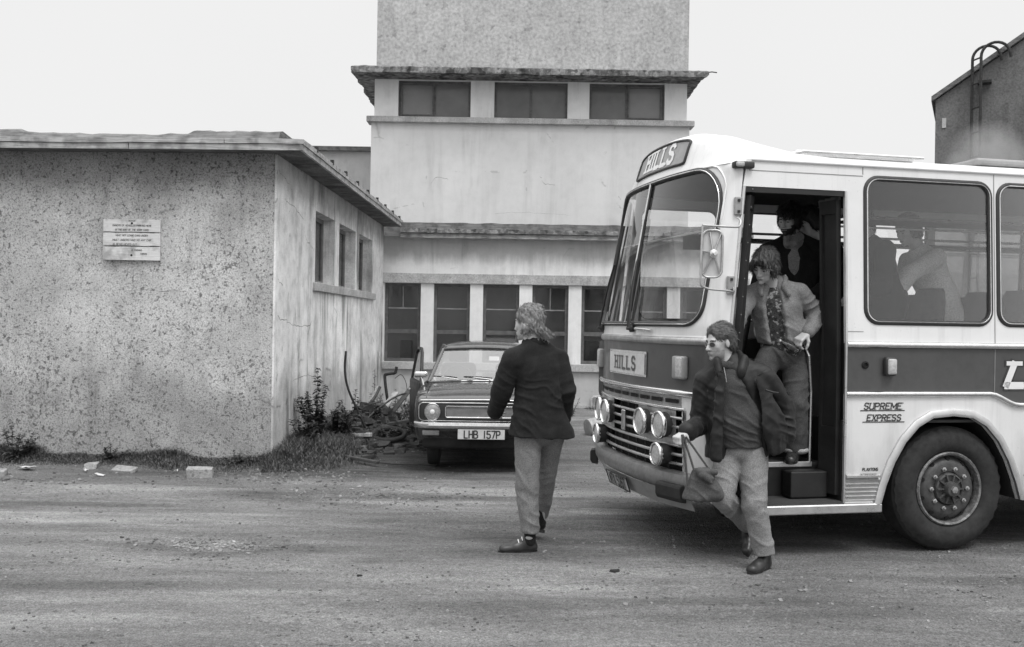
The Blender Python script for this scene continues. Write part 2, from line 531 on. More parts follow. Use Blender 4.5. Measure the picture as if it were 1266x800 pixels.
# --- walls
def render_wall(name, lo, hi, speck=0.0, speck_scale=30, streak=.3, low_dirt=0.0, big=.7, crack=.25, speck_at=.58, relief=.3, top_dark=None, mottle=1.0):
    """weathered cement render: blotches, rain streaks, specks of missing dash, fine cracks"""
    k = NT(name)
    b = k.ramp(k.noise(big, 6, .62, dist=.4), [(.28, lo), (.72, hi)])
    b = k.mul(b, k.ramp(k.noise(4.3, 7, .7), [(.28, 1 - .22*mottle), (.5, 1.0), (.75, 1 + .12*mottle)]))
    b = k.mul(b, k.ramp(k.noise(85, 3, .7), [(.3, 1 - .16*mottle), (.7, 1 + .14*mottle)]))
    if streak:
        s1 = k.ramp(k.noise(1.0, 6, .62, (3.2, 3.2, .30), .5), [(.36, 1 - streak), (.52, 1.0), (.8, 1.05)])
        s2 = k.ramp(k.noise(1.0, 5, .6, (11, 11, .55), .3), [(.34, 1 - streak*.8), (.50, 1.0)])
        m1 = k.ramp(k.noise(.8, 4, .6), [(.40, 0.0), (.62, 1.0)])
        m2 = k.ramp(k.noise(1.3, 4, .6, (1, 1, .6)), [(.52, 0.0), (.66, 1.0)])
        b = k.mix(m1, b, k.mul(b, s1)); b = k.mix(m2, b, k.mul(b, s2))
    if speck:
        gate = k.ramp(k.noise(.95, 5, .65), [(.34, -.05), (.64, .07)])
        f1 = k.addv(k.noise(speck_scale, 3, .55), gate)
        f2 = k.addv(k.noise(speck_scale*.52, 2, .5), gate)
        b = k.mul(b, k.ramp(f1, [(speck_at, 1.0), (speck_at + .07, 1 - speck*.7)]))
        b = k.mul(b, k.ramp(f2, [(speck_at + .08, 1.0), (speck_at + .125, 1 - speck)]))
        b = k.mul(b, k.ramp(k.noise(speck_scale*1.7, 2, .5), [(.38, .86), (.5, 1.0), (.62, 1.12)]))
    if crack:
        cr = k.voronoi(.55, out='Distance', feature='DISTANCE_TO_EDGE')
        ds = k.noise(2.1, 6, .7)
        c2 = k.ramp(k.addv(cr, k.mul(k.ramp(ds, [(.42, 0.0), (.56, 1.0)]), .08)), [(.0, 1 - crack), (.010, 1.0)])
        b = k.mul(b, c2)
    sx = k.n('ShaderNodeSeparateXYZ'); k.l(k.coord(), sx.inputs[0])
    if low_dirt:
        h = k.addv(sx.outputs['Z'], k.mul(k.noise(1.7, 6, .65, (1, 1, .25)), -1.5))
        b = k.mul(b, k.ramp(h, [(.0, 1 - low_dirt), (.30, 1.0)]))
    if top_dark:  # darker towards the top edge of the wall, with a ragged limit
        h = k.math('SUBTRACT', top_dark, sx.outputs['Z'])
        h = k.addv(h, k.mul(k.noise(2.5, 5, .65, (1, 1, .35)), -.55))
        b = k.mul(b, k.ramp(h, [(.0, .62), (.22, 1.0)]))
    k.base(b).rough(.93)
    k.set(Specular_IOR_Level=.25)
    k.bump(k.addv(k.noise(speck_scale * 2.2, 4, .6), k.mul(k.noise(12, 4), .6)), relief, .012)
    MT[name] = k.m
render_wall('pebbledash', .38, .68, speck=.55, speck_scale=44, streak=.24, low_dirt=.30, crack=.4, relief=.6, speck_at=.57, top_dark=3.6, big=.8)
render_wall('side_render', .66, .94, streak=.68, mottle=1.5, low_dirt=.35, crack=.5, relief=.2, top_dark=3.6, big=.9)
render_wall('main_render', .68, .84, mottle=.45, streak=.25, low_dirt=.35, crack=.15, relief=.18, top_dark=3.35)
render_wall('tower_render', .56, .68, speck=.0, streak=.16, mottle=.35, big=.5, crack=.3, relief=.2)
render_wall('shaft_render', .38, .52, mottle=.7, speck=.25, speck_scale=9, speck_at=.60, streak=.25, big=.8, crack=.3, relief=.35)
render_wall('concrete_trim', .34, .56, speck=.15, streak=.25, big=2.0, crack=.0, relief=.3)
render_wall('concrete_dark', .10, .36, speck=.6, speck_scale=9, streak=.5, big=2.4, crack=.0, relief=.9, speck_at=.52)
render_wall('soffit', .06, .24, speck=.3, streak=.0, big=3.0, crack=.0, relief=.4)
render_wall('band_render', .74, .88, mottle=.3, streak=.3, crack=.0, relief=.15)
render_wall('gable_render', .12, .19, speck=.2, speck_scale=12, streak=.35, big=.6, crack=.3)
render_wall('block_stone', .24, .42, speck=.3, speck_scale=45, streak=0, big=8, crack=0, relief=.5)

def board_mat(name, lo, hi):
    k = NT(name)
    b = k.ramp(k.noise(3.0, 6, .65, (1.2, 1.2, 26)), [(.3, lo), (.7, hi)])
    b = k.mul(b, k.ramp(k.noise(7, 5), [(.35, .55), (.55, 1.0)]))
    k.base(b).rough(.9)
    k.bump(k.noise(6, 6, .6, (1.5, 1.5, 30)), .5, .01)
    MT[name] = k.m
board_mat('old_board', .24, .55)
board_mat('roof_felt', .08, .24)
board_mat('sign_board', .58, .74)
# ================================================================ GROUND
def ground_height(x, y):
    h = .014 * noise.noise((x * .5, y * .8, 0)) + .008 * noise.noise((x * 2.1, y * 3.3, 4)) + .0035 * noise.noise((x * 9, y * 9, 2))
    # wheel ruts that run along the yard, a shallow pothole, a bank of earth by the low building
    for yc, w in ((9.2, .22), (9.75, .2), (8.1, .25)):
        q = (y - yc - .05 * x - .12 * math.sin(x * .7)) / w
        h -= .016 * math.exp(-q * q) * (.6 + .4 * math.sin(x * 1.3 + yc))
    q = ((x + 2.15) / .42) ** 2 + ((y - 7.42) / .22) ** 2
    h -= .022 * math.exp(-q)
    h += .10 * math.exp(-((x + 2.35) / .45) ** 2 - ((y - 13.4) / 1.3) ** 2)
    if y > 10.9: h += .05 * min(1, (y - 10.9) / .6) * (1 if x < -2.4 else max(0, 1 - (x + 2.4) / .5))
    return h

def axis(a, b, step, far):
    near = [a + i * step for i in range(int((b - a) / step) + 1)]
    out, d = [], step
    lo, hi = [], []
    x = near[0]
    while x > -far: d *= 1.45; x -= d; lo.append(x)
    d, x = step, near[-1]
    while x < far: d *= 1.45; x += d; hi.append(x)
    return list(reversed(lo)) + near + hi

gx, gy = axis(-7.5, 6.5, .055, 400), axis(4.4, 17.0, .055, 400)
gv, gf = [], []
for y in gy:
    for x in gx:
        n_ = abs(x) < 12 and 2 < y < 24
        gv.append((x, y, ground_height(x, y) if n_ else -.004))
W_ = len(gx)
for j in range(len(gy) - 1):
    for i in range(W_ - 1):
        gf.append((j*W_+i, j*W_+i+1, (j+1)*W_+i+1, (j+1)*W_+i))
k = NT('yard_dirt')
b = k.ramp(k.noise(.55, 6, .62, (.55, 1.3, 1), .6), [(.28, .145), (.5, .25), (.72, .37)])
b = k.mul(b, k.ramp(k.noise(2.4, 6, .7, (.35, 1.6, 1), .4), [(.3, .74), (.52, 1.0), (.72, 1.22)]))
b = k.mul(b, k.ramp(k.noise(26, 4, .7), [(.3, .72), (.7, 1.26)]))
b = k.mul(b, k.ramp(k.noise(95, 3, .7), [(.34, .60), (.5, 1.0), (.66, 1.45)]))
b = k.mul(b, k.ramp(k.voronoi(75), [(.06, .6), (.2, 1.0), (.75, 1.05)]))
b = k.mul(b, k.ramp(k.noise(14, 3), [(.28, .6), (.36, 1.0)]))
# bare cement skin showing through the dirt: streaks in front of the low building and a patch in the pothole
sx = k.n('ShaderNodeSeparateXYZ'); k.l(k.coord(), sx.inputs[0])
def blob(cx, cy, rx, ry):
    dx = k.math('DIVIDE', k.math('SUBTRACT', sx.outputs['X'], cx), rx)
    dy = k.math('DIVIDE', k.math('SUBTRACT', sx.outputs['Y'], cy), ry)
    return k.math('SUBTRACT', 1.0, k.addv(k.mul(dx, dx), k.mul(dy, dy)))
flake = k.noise(3.2, 6, .7, (.5, 2.2, 1), .8)
for cx, cy, rx, ry, am in ((-4.6, 9.6, 2.6, .6, 1.6), (-3.0, 8.3, 3.0, .35, 1.22), (.5, 9.9, 2.2, .3, 1.3), (-2.15, 7.42, .45, .2, 1.5), (.9, 8.95, .5, .18, 1.5), (-.9, 9.35, 1.0, .25, 1.25), (1.9, 6.9, 2.4, .5, 1.12), (-1.2, 6.5, 2.6, .6, 1.12)):
    msk = k.ramp(k.addv(k.mul(blob(cx, cy, rx, ry), .5), k.math('SUBTRACT', flake, .5)), [(.1, 0.0), (.3, 1.0)])
    b = k.mix(msk, b, k.mul(b, am))
for cx, cy, rx, ry, am in ((-1.6, 9.6, 1.9, .32, .56), (-4.4, 8.95, 2.2, .16, .66), (-2.1, 7.32, 1.0, .34, .62), (-3.6, 6.2, 1.8, .3, .8), (1.2, 6.0, 2.4, .35, .82), (-2.6, 11.1, 3.8, .8, .72), (-1.6, 13.5, 1.6, 2.8, .55), (-.5, 8.6, 2.0, .3, .82), (.3, 7.3, .8, .2, .75), (2.6, 8.2, 3.0, .9, .72), (.1, 13, 2.4, 3.0, .7)):
    msk = k.ramp(k.addv(k.mul(blob(cx, cy, rx, ry), .5), k.math('SUBTRACT', flake, .5)), [(.0, 0.0), (.4, 1.0)])
    b = k.mix(msk, b, k.mul(b, am))
# wheel tracks: pressed dark bands with paler shoulders, broken up by the dirt
brk = k.ramp(k.noise(1.1, 5, .65, (.6, 2.0, 1)), [(.36, 0.0), (.58, 1.0)])
for c0, sl, wv, wd in ((8.95, .05, .10, .13), (9.55, .05, .10, .13), (7.75, -.09, .16, .14), (8.35, -.09, .16, .14), (6.45, .03, .14, .12), (5.95, .03, .14, .12)):
    wob = k.mul(k.math('SINE', k.mul(sx.outputs['X'], .55), 0), wv)
    yc = k.addv(k.addv(k.mul(sx.outputs['X'], sl), c0), wob)
    dd = k.math('ABSOLUTE', k.math('SUBTRACT', sx.outputs['Y'], yc), 0)
    prof = k.ramp(k.math('DIVIDE', dd, wd*4), [(.0, .80), (.16, .82), (.25, 1.0), (.34, 1.10), (.55, 1.0)])
    b = k.mix(brk, b, k.mul(b, prof))
k.base(b).rough(.95)
k.set(Specular_IOR_Level=.2)
k.bump(k.addv(k.addv(k.noise(70, 5, .7), k.mul(k.voronoi(60), -.9)), k.mul(k.noise(9, 5), 1.6)), 1.0, .03)
me = bpy.data.meshes.new('ground')
me.from_pydata(gv, [], gf)
me.polygons.foreach_set('use_smooth', [True] * len(me.polygons))
tag(link('ground', me, k.m), 'grey dirt and gravel yard with pale worn streaks', kind='structure')

# ================================================================ LOW BUILDING (left)
LB = empty('low_building', (-2.76, 11.5, 0), 0, 'low flat roofed building of pebbledashed cement with crumbling eaves and three side windows', 'building')
def frontp(a, z, d): return (a, -a * .045 + d, z)                # front wall runs to the left, d goes inward
def sidep(y, z, d): return (.0165 * y - d, y, z)                  # side wall runs back
m = MB().plate([(-9, -.3), (0, -.3), (0, 3.6), (-9, 3.6)], [], frontp, .3)
m.build('front_wall', MT['pebbledash'], LB)
WY = ((2.10, 3.46), (3.80, 5.24), (5.59, 7.02))
HO = [[(a, 2.2), (b_, 2.2), (b_, 3.18), (a, 3.18)] for a, b_ in WY]
m = MB().plate([(.34, -.3), (8.5, -.3), (8.5, 3.6), (.34, 3.6)], HO, lambda y, z, d: sidep(y, z, d + .004), .296)
m.plate([(-.012, -.3), (8.5, -.3), (8.5, 3.6), (-.012, 3.6)], HO, lambda y, z, d: sidep(y, z, d - .022), .024)
m.build('side_wall', MT['side_render'], LB)
for a, b_ in WY:
    fr = MB()
    for q in ((a, 2.2, a+.06, 3.18), (b_-.06, 2.2, b_, 3.18), (a+.06, 3.12, b_-.06, 3.18), (a+.06, 2.2, b_-.06, 2.26), ((a+b_)/2-.025, 2.26, (a+b_)/2+.025, 3.12)):
        fr.plate([(q[0], q[1]), (q[2], q[1]), (q[2], q[3]), (q[0], q[3])], [], lambda y, z, d: sidep(y, z, d + .15), .06)
    w = fr.build('window', MT['mid_frame'], LB)
    MB().plate([(a+.06, 2.26), (b_-.06, 2.26), (b_-.06, 3.12), (a+.06, 3.12)], [], lambda y, z, d: sidep(y, z, d + .175), .006).build('pane', MT['building_glass'], w)
    # a drawn curtain hangs inside the near half
    n_ = 14
    MB().grid(lambda u, v: sidep(a + .08 + u * (.5 + .12 * v) , 2.24 + .9 * v, .23 + .02 * math.sin(u * 30)), n_*2, 4).build('curtain', MT['curtain'], w, smooth=60)
m = MB().plate([(1.98, 2.08), (7.25, 2.08), (7.25, 2.2), (1.98, 2.2)], [], lambda y, z, d: sidep(y, z, d - .07), .12)
m.build('window_sill', MT['concrete_trim'], LB, bevel=.008)
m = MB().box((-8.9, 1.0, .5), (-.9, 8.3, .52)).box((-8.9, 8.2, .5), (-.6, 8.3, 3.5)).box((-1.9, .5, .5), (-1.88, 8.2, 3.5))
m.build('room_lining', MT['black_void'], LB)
for i in range(3):      # narrow vent slots under the eaves at the far end
    y = 7.62 + i * .2
    MB().plate([(y, 3.16), (y+.07, 3.16), (y+.07, 3.5), (y, 3.5)], [], lambda a, z, d: sidep(a, z, d - .012), .02).build('vent_slot', MT['black_void'], LB)
# roof slab: soffit, fascia boards, felt upstand
m = MB()
def slab(z0, z1, ov, dx0=0):
    return [(-9, 9*.045 - ov), (ov, -ov), (.14 + ov, 8.47), (-9, 8.47)]
o_ = slab(0, 0, .36)
m.add([(x, y, 3.602) for x, y in o_] + [(x, y, 3.66) for x, y in o_], [(3,2,1,0),(4,5,6,7),(0,1,5,4),(1,2,6,5),(2,3,7,6),(3,0,4,7)])
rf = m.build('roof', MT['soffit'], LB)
for row, (z0, z1, ov, th) in enumerate(((3.575, 3.640, .365, .03), (3.644, 3.70, .378, .03))):
    x = -9.0
    while x < .36 - .05:
        L = random.uniform(2.0, 3.2); x1 = min(x + L, ov + th)
        if ov - x1 < .5: x1 = ov + th
        fb = MB()
        n_ = 6
        fb.loft([[(xx, -xx*.045*(xx < 0) - ov - th, z0 + random.uniform(-.004, .004)), (xx, -xx*.045*(xx < 0) - ov, z0), (xx, -xx*.045*(xx < 0) - ov, z1), (xx, -xx*.045*(xx < 0) - ov - th, z1 + random.uniform(-.005, .004))] for xx in [x + .004 + (x1 - x - .008) * i / n_ for i in range(n_ + 1)]])
        fb.build('fascia_board', MT['old_board'], LB)
        x = x1
    y = -ov
    while y < 8.4:
        L = random.uniform(2.0, 3.2); y1 = min(y + L, 8.45)
        if 8.45 - y1 < .5: y1 = 8.45
        fb = MB(); n_ = 6
        fb.loft([[(.0165*yy + ov + th, yy, z0 + random.uniform(-.004, .004)), (.0165*yy + ov, yy, z0), (.0165*yy + ov, yy, z1), (.0165*yy + ov + th, yy, z1 + random.uniform(-.004, .004))] for yy in [y + .004 + (y1 - y - .008) * i / n_ for i in range(n_ + 1)]])
        fb.build('fascia_board', MT['old_board'], LB)
        y = y1
# soffit boards show under the side eaves
for i in range(17):
    y = -.34 + i * .52
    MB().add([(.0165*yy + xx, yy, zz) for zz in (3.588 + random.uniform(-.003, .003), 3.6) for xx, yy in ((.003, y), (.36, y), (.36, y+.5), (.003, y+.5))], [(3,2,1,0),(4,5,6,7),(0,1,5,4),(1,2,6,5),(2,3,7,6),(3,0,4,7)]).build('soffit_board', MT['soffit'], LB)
fl = MB()        # felt upstand, lumpy and torn along its top
rings = []
for i in range(121):
    x = -9 + i * (9.12 / 120)
    yb = -x*.045*(x < 0)
    t_ = 3.785 + .028 * noise.noise((x*.9, 1, 0)) + .022 * noise.noise((x*4, 2, 0)) + .014 * noise.noise((x*15, 2, 6)) + (.035 if -7 < x < -4.6 or -3.6 < x < -2.9 or x > -.9 else 0)
    rings.append([(x, yb-.38, 3.7), (x, yb-.30, t_-.03), (x, yb-.18, t_), (x, yb+.6, t_+.01), (x, yb+.6, 3.66)])
fl.loft(rings)
fl.build('roof_felt', MT['roof_felt'], rf)
fl = MB(); rings = []
for i in range(81):
    y = -.2 + i * (8.6 / 80)
    t_ = 3.745 + .02 * noise.noise((y*1.2, 7, 0)) + .012 * noise.noise((y*5, 2, 0)) - .03 * (i / 80)
    xb = .0165*y
    rings.append([(xb+.385, y, 3.7), (xb+.33, y, t_-.015), (xb+.2, y, t_), (xb-.6, y, t_+.02), (xb-.6, y, 3.66)])
fl.loft(rings)
fl.build('roof_felt', MT['roof_felt'], rf)
for i in range(9):
    y = .35 + i * .95
    MB().cbox((.0165*y + .395, y, 3.712), (.04, .06, .062)).build('gutter_bracket', MT['rust'], rf)
for (x0, x1) in ((-6.15, -5.35), (-4.45, -3.95)):
    MB().box((x0, .1, 3.83), (x1, .5, 3.865), None, .01).build('slate', MT['roof_felt'], rf)

# cracks in the render
def crack(fn, pts, w, parent):
    m = MB(); L = []
    fine = smooth_path([Vector((a, b, 0)) for a, b in pts], 9)
    for i, p in enumerate(fine):
        j = .03 * noise.noise((p.x*9, p.y*9, 3)) + .014 * noise.noise((p.x*31, p.y*31, 5)); ww = w * .5 * (.25 + .65*abs(noise.noise((p.x*9, p.y*9, 8)))) * (1 if 0 < i < len(fine)-1 else .1)
        L.append([fn(p.x + j, p.y + j - ww, -.0005), fn(p.x + j, p.y + j + ww, -.0005)])
    m.loft(L, closed_u=False, cap=False)
    m.build('crack', MT['crack_dark'], parent)
sp_ = lambda y, z, d: sidep(y, z, d - .0225)
for pts, w in (([(.05, 3.42), (.4, 3.36), (.75, 3.28)], .012), ([(.35, 3.12), (.95, 3.05), (1.35, 2.98), (1.45, 2.80), (1.65, 2.72), (2.05, 2.62)], .015), ([(.1, 1.72), (.6, 1.66), (1.3, 1.60), (1.9, 1.62)], .018), ([(1.2, 2.45), (1.25, 2.25), (1.4, 2.12)], .010), ([(.9, .92), (1.5, .95), (2.2, .90)], .014), ([(.1, 2.15), (.3, 2.08), (.35, 1.98)], .02)):
    crack(sp_, pts, w, LB)
for pts, w in (([(-.62, 3.42), (-.48, 3.44), (-.33, 3.415)], .010), ([(-3.4, 2.02), (-2.6, 1.99), (-1.7, 2.0), (-1.1, 1.98)], .006), ([(-1.35, 1.99), (-1.2, 2.0), (-1.02, 1.985)], .012), ([(-5.4, 1.95), (-4.8, 1.97), (-4.2, 1.93)], .005)):
    crack(frontp, pts, w, LB)
# notice board on its front wall
NB = empty('notice_board', (-4.42, 11.5, 0), 0, 'weathered wooden notice with handwritten lines screwed to the pebbledashed wall', 'sign')
NB.location.y = 11.5 + (4.42 - 2.76) * .045
zb, zt, hw = 2.34, 2.82, .33
cuts = [zb, zb + .165, zb + .325, zt]
for i in range(3):
    pl = MB()
    n_ = 8
    pl.loft([[(xx, -.045, cuts[i] + (.004 + random.uniform(0, .006 if i else 0))), (xx, -.012, cuts[i] + .004), (xx, -.012, cuts[i+1] - .004), (xx, -.045, cuts[i+1] - (.004 + random.uniform(0, .006 if i < 2 else 0)))] for xx in [-hw + 2*hw*j/n_ for j in range(n_ + 1)]])
    pl.build('board', MT['sign_board'], NB)
MB().box((-.25, -.012, zb+.03), (-.2, 0.02, zt-.03)).box((.2, -.012, zb+.03), (.25, .02, zt-.03)).build('batten', MT['dark_wood'], NB)
lt = MB()
def nbf(x0, z0): return lambda a, b, d: (x0 + a, -.0465 - d, z0 + b)
for s, x0, z0, h in (('NOTICE', .0, 2.79, .018), ('OWNERS OF VEHICLES PARKING HERE', 0, 2.735, .019), ('IN THE WAY OF THE WORK CARS', 0, 2.685, .019), ('MUST NOT LEAVE CARS UNDER', 0, 2.62, .019), ('MUST UNDERSTAND NO ANY CAR', 0, 2.565, .022), ('IS BEING MOVED OUT', -.08, 2.515, .021), ('R. THOMAS', .06, 2.45, .018), ('THOMAS', .14, 2.41, .016)):
    w = text_width(s, .2) * h
    lettering(lt, s, nbf(x0, z0), h, .0030, .2, min(1.0, .6 / w), slant=.2, raise_=.001)
lt.build('lettering', MT['letter_dark'], NB)
for z in (2.4, 2.77):
    MB().lathe([(.0, 0), (.013, 0), (.016, -.004), (.012, -.01), (0, -.012)], Matrix.Translation((0, -.046, z)) @ Matrix.Rotation(-PI/2, 4, 'X') @ Matrix.Scale(-1, 4, (0,0,1)), 12).build('screw', MT['black_void'], NB)

# ================================================================ LONG BLOCK behind
MBK = empty('long_block', (1.0, 20, 0), 0, 'long single storey block with a row of tall dark windows behind the parked car', 'building')
def mainp(x, z, d): return (x - 1.0, d, z)
WX = [-2.57 + .99 * i for i in range(7)]
m = MB().plate([(-2.64, -.3), (4.75, -.3), (4.75, 3.4), (-2.64, 3.4)], [[(x, .88), (x+.73, .88), (x+.73, 2.46), (x, 2.46)] for x in WX], mainp, .3)
m.build('wall', MT['main_render'], MBK)
MB().plate([(-2.60, 2.462), (4.75, 2.462), (4.75, 2.66), (-2.60, 2.66)], [], lambda x, z, d: mainp(x, z, d - .05), .05).build('lintel', MT['concrete_trim'], MBK, bevel=.006)
MB().plate([(-2.60, .73), (4.75, .73), (4.75, .88), (-2.60, .88)], [], lambda x, z, d: mainp(x, z, d - .08), .08).build('window_sill', MT['concrete_trim'], MBK, bevel=.008)
MB().plate([(-2.60, -.1), (4.75, -.1), (4.75, .06), (-2.60, .06)], [], lambda x, z, d: mainp(x, z, d - .04), .04).build('plinth', MT['concrete_trim'], MBK)
for i, x in enumerate(WX):
    fr = MB()
    def bar(x0, z0, x1, z1, dep=.10, th=.07): fr.plate([(x0, z0), (x1, z0), (x1, z1), (x0, z1)], [], lambda a, z, d: mainp(a, z, d + dep), th)
    a, b_ = x, x + .73
    bar(a, .88, a+.065, 2.46); bar(b_-.065, .88, b_, 2.46); bar(a+.065, 2.40, b_-.065, 2.46); bar(a+.065, .88, b_-.065, .95)
    bar(a+.065, 1.45, b_-.065, 1.53)
    w = fr.build('window', MT['frame_wood'], MBK)
    gb = MB(); gb.plate([(a+.065, 1.945), (b_-.065, 1.945), (b_-.065, 1.97), (a+.065, 1.97)], [], lambda q, z, d: mainp(q, z, d + .115), .035)
    if i in (0, 3): gb.plate([((a+b_)/2-.01, 1.972), ((a+b_)/2+.01, 1.972), ((a+b_)/2+.01, 2.398), ((a+b_)/2-.01, 2.398)], [], lambda q, z, d: mainp(q, z, d + .12), .03)
    gb.build('glazing_bar', MT['mid_frame'], w)
    for z0, z1 in ((.95, 1.45), (1.53, 1.945), (1.97, 2.40)):
        MB().plate([(a+.065, z0), (b_-.065, z0), (b_-.065, z1), (a+.065, z1)], [], lambda q, z, d: mainp(q, z, d + .135), .005).build('pane', MT['building_glass'], w)
# things behind the panes: dim room with a few pale shapes
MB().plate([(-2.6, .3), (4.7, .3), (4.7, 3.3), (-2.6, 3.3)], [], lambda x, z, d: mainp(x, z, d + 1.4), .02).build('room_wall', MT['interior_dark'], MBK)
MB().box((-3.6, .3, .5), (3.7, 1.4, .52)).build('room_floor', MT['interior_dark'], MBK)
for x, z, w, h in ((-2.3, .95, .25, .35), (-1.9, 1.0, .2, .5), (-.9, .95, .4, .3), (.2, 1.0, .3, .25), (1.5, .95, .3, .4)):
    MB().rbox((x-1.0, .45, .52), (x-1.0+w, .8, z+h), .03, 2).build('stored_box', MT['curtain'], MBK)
# roof edge in broken layers
for j, (z0, z1, ov, mt) in enumerate(((3.36, 3.45, .27, 'old_board'), (3.452, 3.535, .32, 'concrete_dark'), (3.537, 3.66, .24, 'roof_felt'))):
    rr = []
    for i in range(91):
        x = -2.24 + 6.99 * i / 90
        e = .02 * noise.noise((x*2.5, j*7, 1)) + (.012 if j == 1 else .004) * noise.noise((x*11, j, 3))
        f_ = .014 * noise.noise((x*3.3, j*5, 9)) + .006 * noise.noise((x*14, j, 5))
        rr.append([(x-1, -ov + e, z0 + f_*.6), (x-1, .3, z0), (x-1, .3, z1), (x-1, -ov + .02 + e, z1 + f_)])
    MB().loft(rr).build('roof_edge', MT[mt], MBK)
MB().box((-3.64, .3, 3.4), (3.75, .6, 3.62)).build('roof', MT['roof_felt'], MBK)

# ================================================================ TOWER
TW = empty('tower_building', (.33, 20.62, 0), 0, 'pale square tower block with three wide windows under a broken concrete canopy', 'building')
def twp(x, z, d): return (x - .33, d, z)
TWX = ((-2.43, -.93), (-.44, 1.08), (1.53, 3.09))
m = MB().plate([(-2.98, 0), (3.61, 0), (3.61, 5.8), (-2.98, 5.8)], [], twp, .3)
m.box((-3.31, .3, 0), (-3.01, 4.0, 5.8)).box((2.98, .3, 0), (3.28, 4.0, 5.8))
m.build('lower_wall', MT['tower_render'], TW)
m = MB().plate([(-2.92, 5.92), (3.55, 5.92), (3.55, 6.7), (-2.92, 6.7)], [[(a, 5.925), (b_, 5.925), (b_, 6.69), (a, 6.69)] for a, b_ in TWX], twp, .3)
m.box((-3.25, .3, 5.92), (-2.95, 4.0, 6.7)).box((2.92, .3, 5.92), (3.22, 4.0, 6.7))
m.build('window_band', MT['band_render'], TW)
MB().box((-3.40, -.1, 5.8), (3.37, .32, 5.92)).build('window_sill', MT['concrete_trim'], TW, bevel=.01)
for i, (a, b_) in enumerate(TWX):
    fr = MB(); c_ = (a + b_) / 2
    for q in ((a, 5.925, a+.05, 6.69), (b_-.05, 5.925, b_, 6.69), (a+.05, 6.64, b_-.05, 6.69), (a+.05, 5.925, b_-.05, 5.965), (c_-.022, 5.965, c_+.022, 6.64)):
        fr.plate([(q[0], q[1]), (q[2], q[1]), (q[2], q[3]), (q[0], q[3])], [], lambda x, z, d: twp(x, z, d + .09), .06)
    w = fr.build('window', MT['frame_wood'], TW)
    for s, (x0, x1) in enumerate(((a+.05, c_-.022), (c_+.022, b_-.05))):
        pm = 'sash_pane' if (i, s) in ((0, 0), (2, 1)) else 'tower_pane'
        if (i, s) in ((0, 0), (2, 1)):       # opening lights stand proud in a frame of their own
            sf = MB()
            for q in ((x0, 5.965, x0+.03, 6.64), (x1-.03, 5.965, x1, 6.64), (x0+.03, 6.61, x1-.03, 6.64), (x0+.03, 5.965, x1-.03, 5.995)):
                sf.plate([(q[0], q[1]), (q[2], q[1]), (q[2], q[3]), (q[0], q[3])], [], lambda x, z, d: twp(x, z, d + .06), .05)
            sf.build('sash', MT['frame_wood'], w)
            x0 += .03; x1 -= .03
        MB().plate([(x0, 5.967), (x1, 5.967), (x1, 6.638), (x0, 6.638)], [], lambda x, z, d: twp(x, z, d + .11), .006).build('pane', MT[pm], w)
m = MB().box((-3.22, 0, 6.86), (3.24, 4.0, 11.5))
m.build('upper_wall', MT['shaft_render'], TW)
# canopy: a slab of crumbling concrete, thinner and ragged at its edges
def canopy_pt(a, ring):
    """a runs 0..1 along left, front and right edges"""
    X0, X1, Y0, Y1 = -3.66, 3.56, -.62, 3.3
    per = [(X0, Y1), (X0, Y0), (X1, Y0), (X1, Y1)]
    Ls = [Y1 - Y0, X1 - X0, Y1 - Y0]; T = sum(Ls); s = a * T
    for i in range(3):
        if s <= Ls[i] or i == 2:
            t_ = min(s / Ls[i], 1); p, q = per[i], per[i+1]
            x, y = p[0] + (q[0]-p[0])*t_, p[1] + (q[1]-p[1])*t_
            break
        s -= Ls[i]
    n1 = noise.noise((x*1.6, y*1.6, 3)); n2 = noise.noise((x*7, y*7, 8)); n3 = noise.noise((x*3.5, y*3.5, ring*5))
    w_ = .07 * n1 + .035 * n2
    if i == 2: w_ += .10 * abs(n2) + .05
    cx, cy = .0, 1.6
    d = Vector((cx - x, cy - y)).normalized()
    return x + d.x * w_, y + d.y * w_, n1, n2, n3
NA = 260
m = MB(); rings = []
for kk in range(NA + 1):
    x, y, n1, n2, n3 = canopy_pt(kk / NA, 0)
    inx, iny = (max(-3.2, min(3.2, x)), max(.05, min(3.3, y)))
    top = 6.84 + .018 * n1 + .015 * n2
    bot = 6.69 + .02 * n3
    rings.append([(inx, iny, 6.702), (x + .05*(inx-x)/ (abs(inx-x)+.01), y, bot), (x, y - .0, bot + .05 + .015*n2), (x + .02*n3, y + .03*abs(n2), top - .035), (x + (inx-x)*.12, y + (iny-y)*.12, top), (inx, iny, 6.88)])
m.loft(rings)
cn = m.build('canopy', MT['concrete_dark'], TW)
MB().tube([(3.42, -.5, 6.80), (3.62, -.55, 6.815), (3.72, -.56, 6.80)], .012, 5).build('bare_rod', MT['rust'], cn)
for pts, w in (([(-1.72, 4.55), (-1.62, 4.68), (-1.45, 4.66), (-1.38, 4.62)], .018), ([(.52, 4.74), (.66, 4.58), (.86, 4.57)], .016), ([(2.15, 4.35), (2.22, 4.28)], .02), ([(-.4, 3.95), (.2, 3.98), (1.2, 3.94)], .006), ([(.85, 7.6), (.88, 8.2), (.84, 8.6)], .012)):
    crack(twp if pts[0][1] < 5.8 else (lambda x, z, d: twp(x, z, d)), pts, w, TW)
# annexe to the left of the tower
m = MB().box((-6.5, 2.4, 0), (-3.31, 2.7, 5.6))
ax_ = m.build('annexe_wall', MT['main_render'], TW)
MB().box((-6.6, 2.3, 5.6), (-3.31, 2.8, 5.7)).build('coping', MT['roof_felt'], ax_)

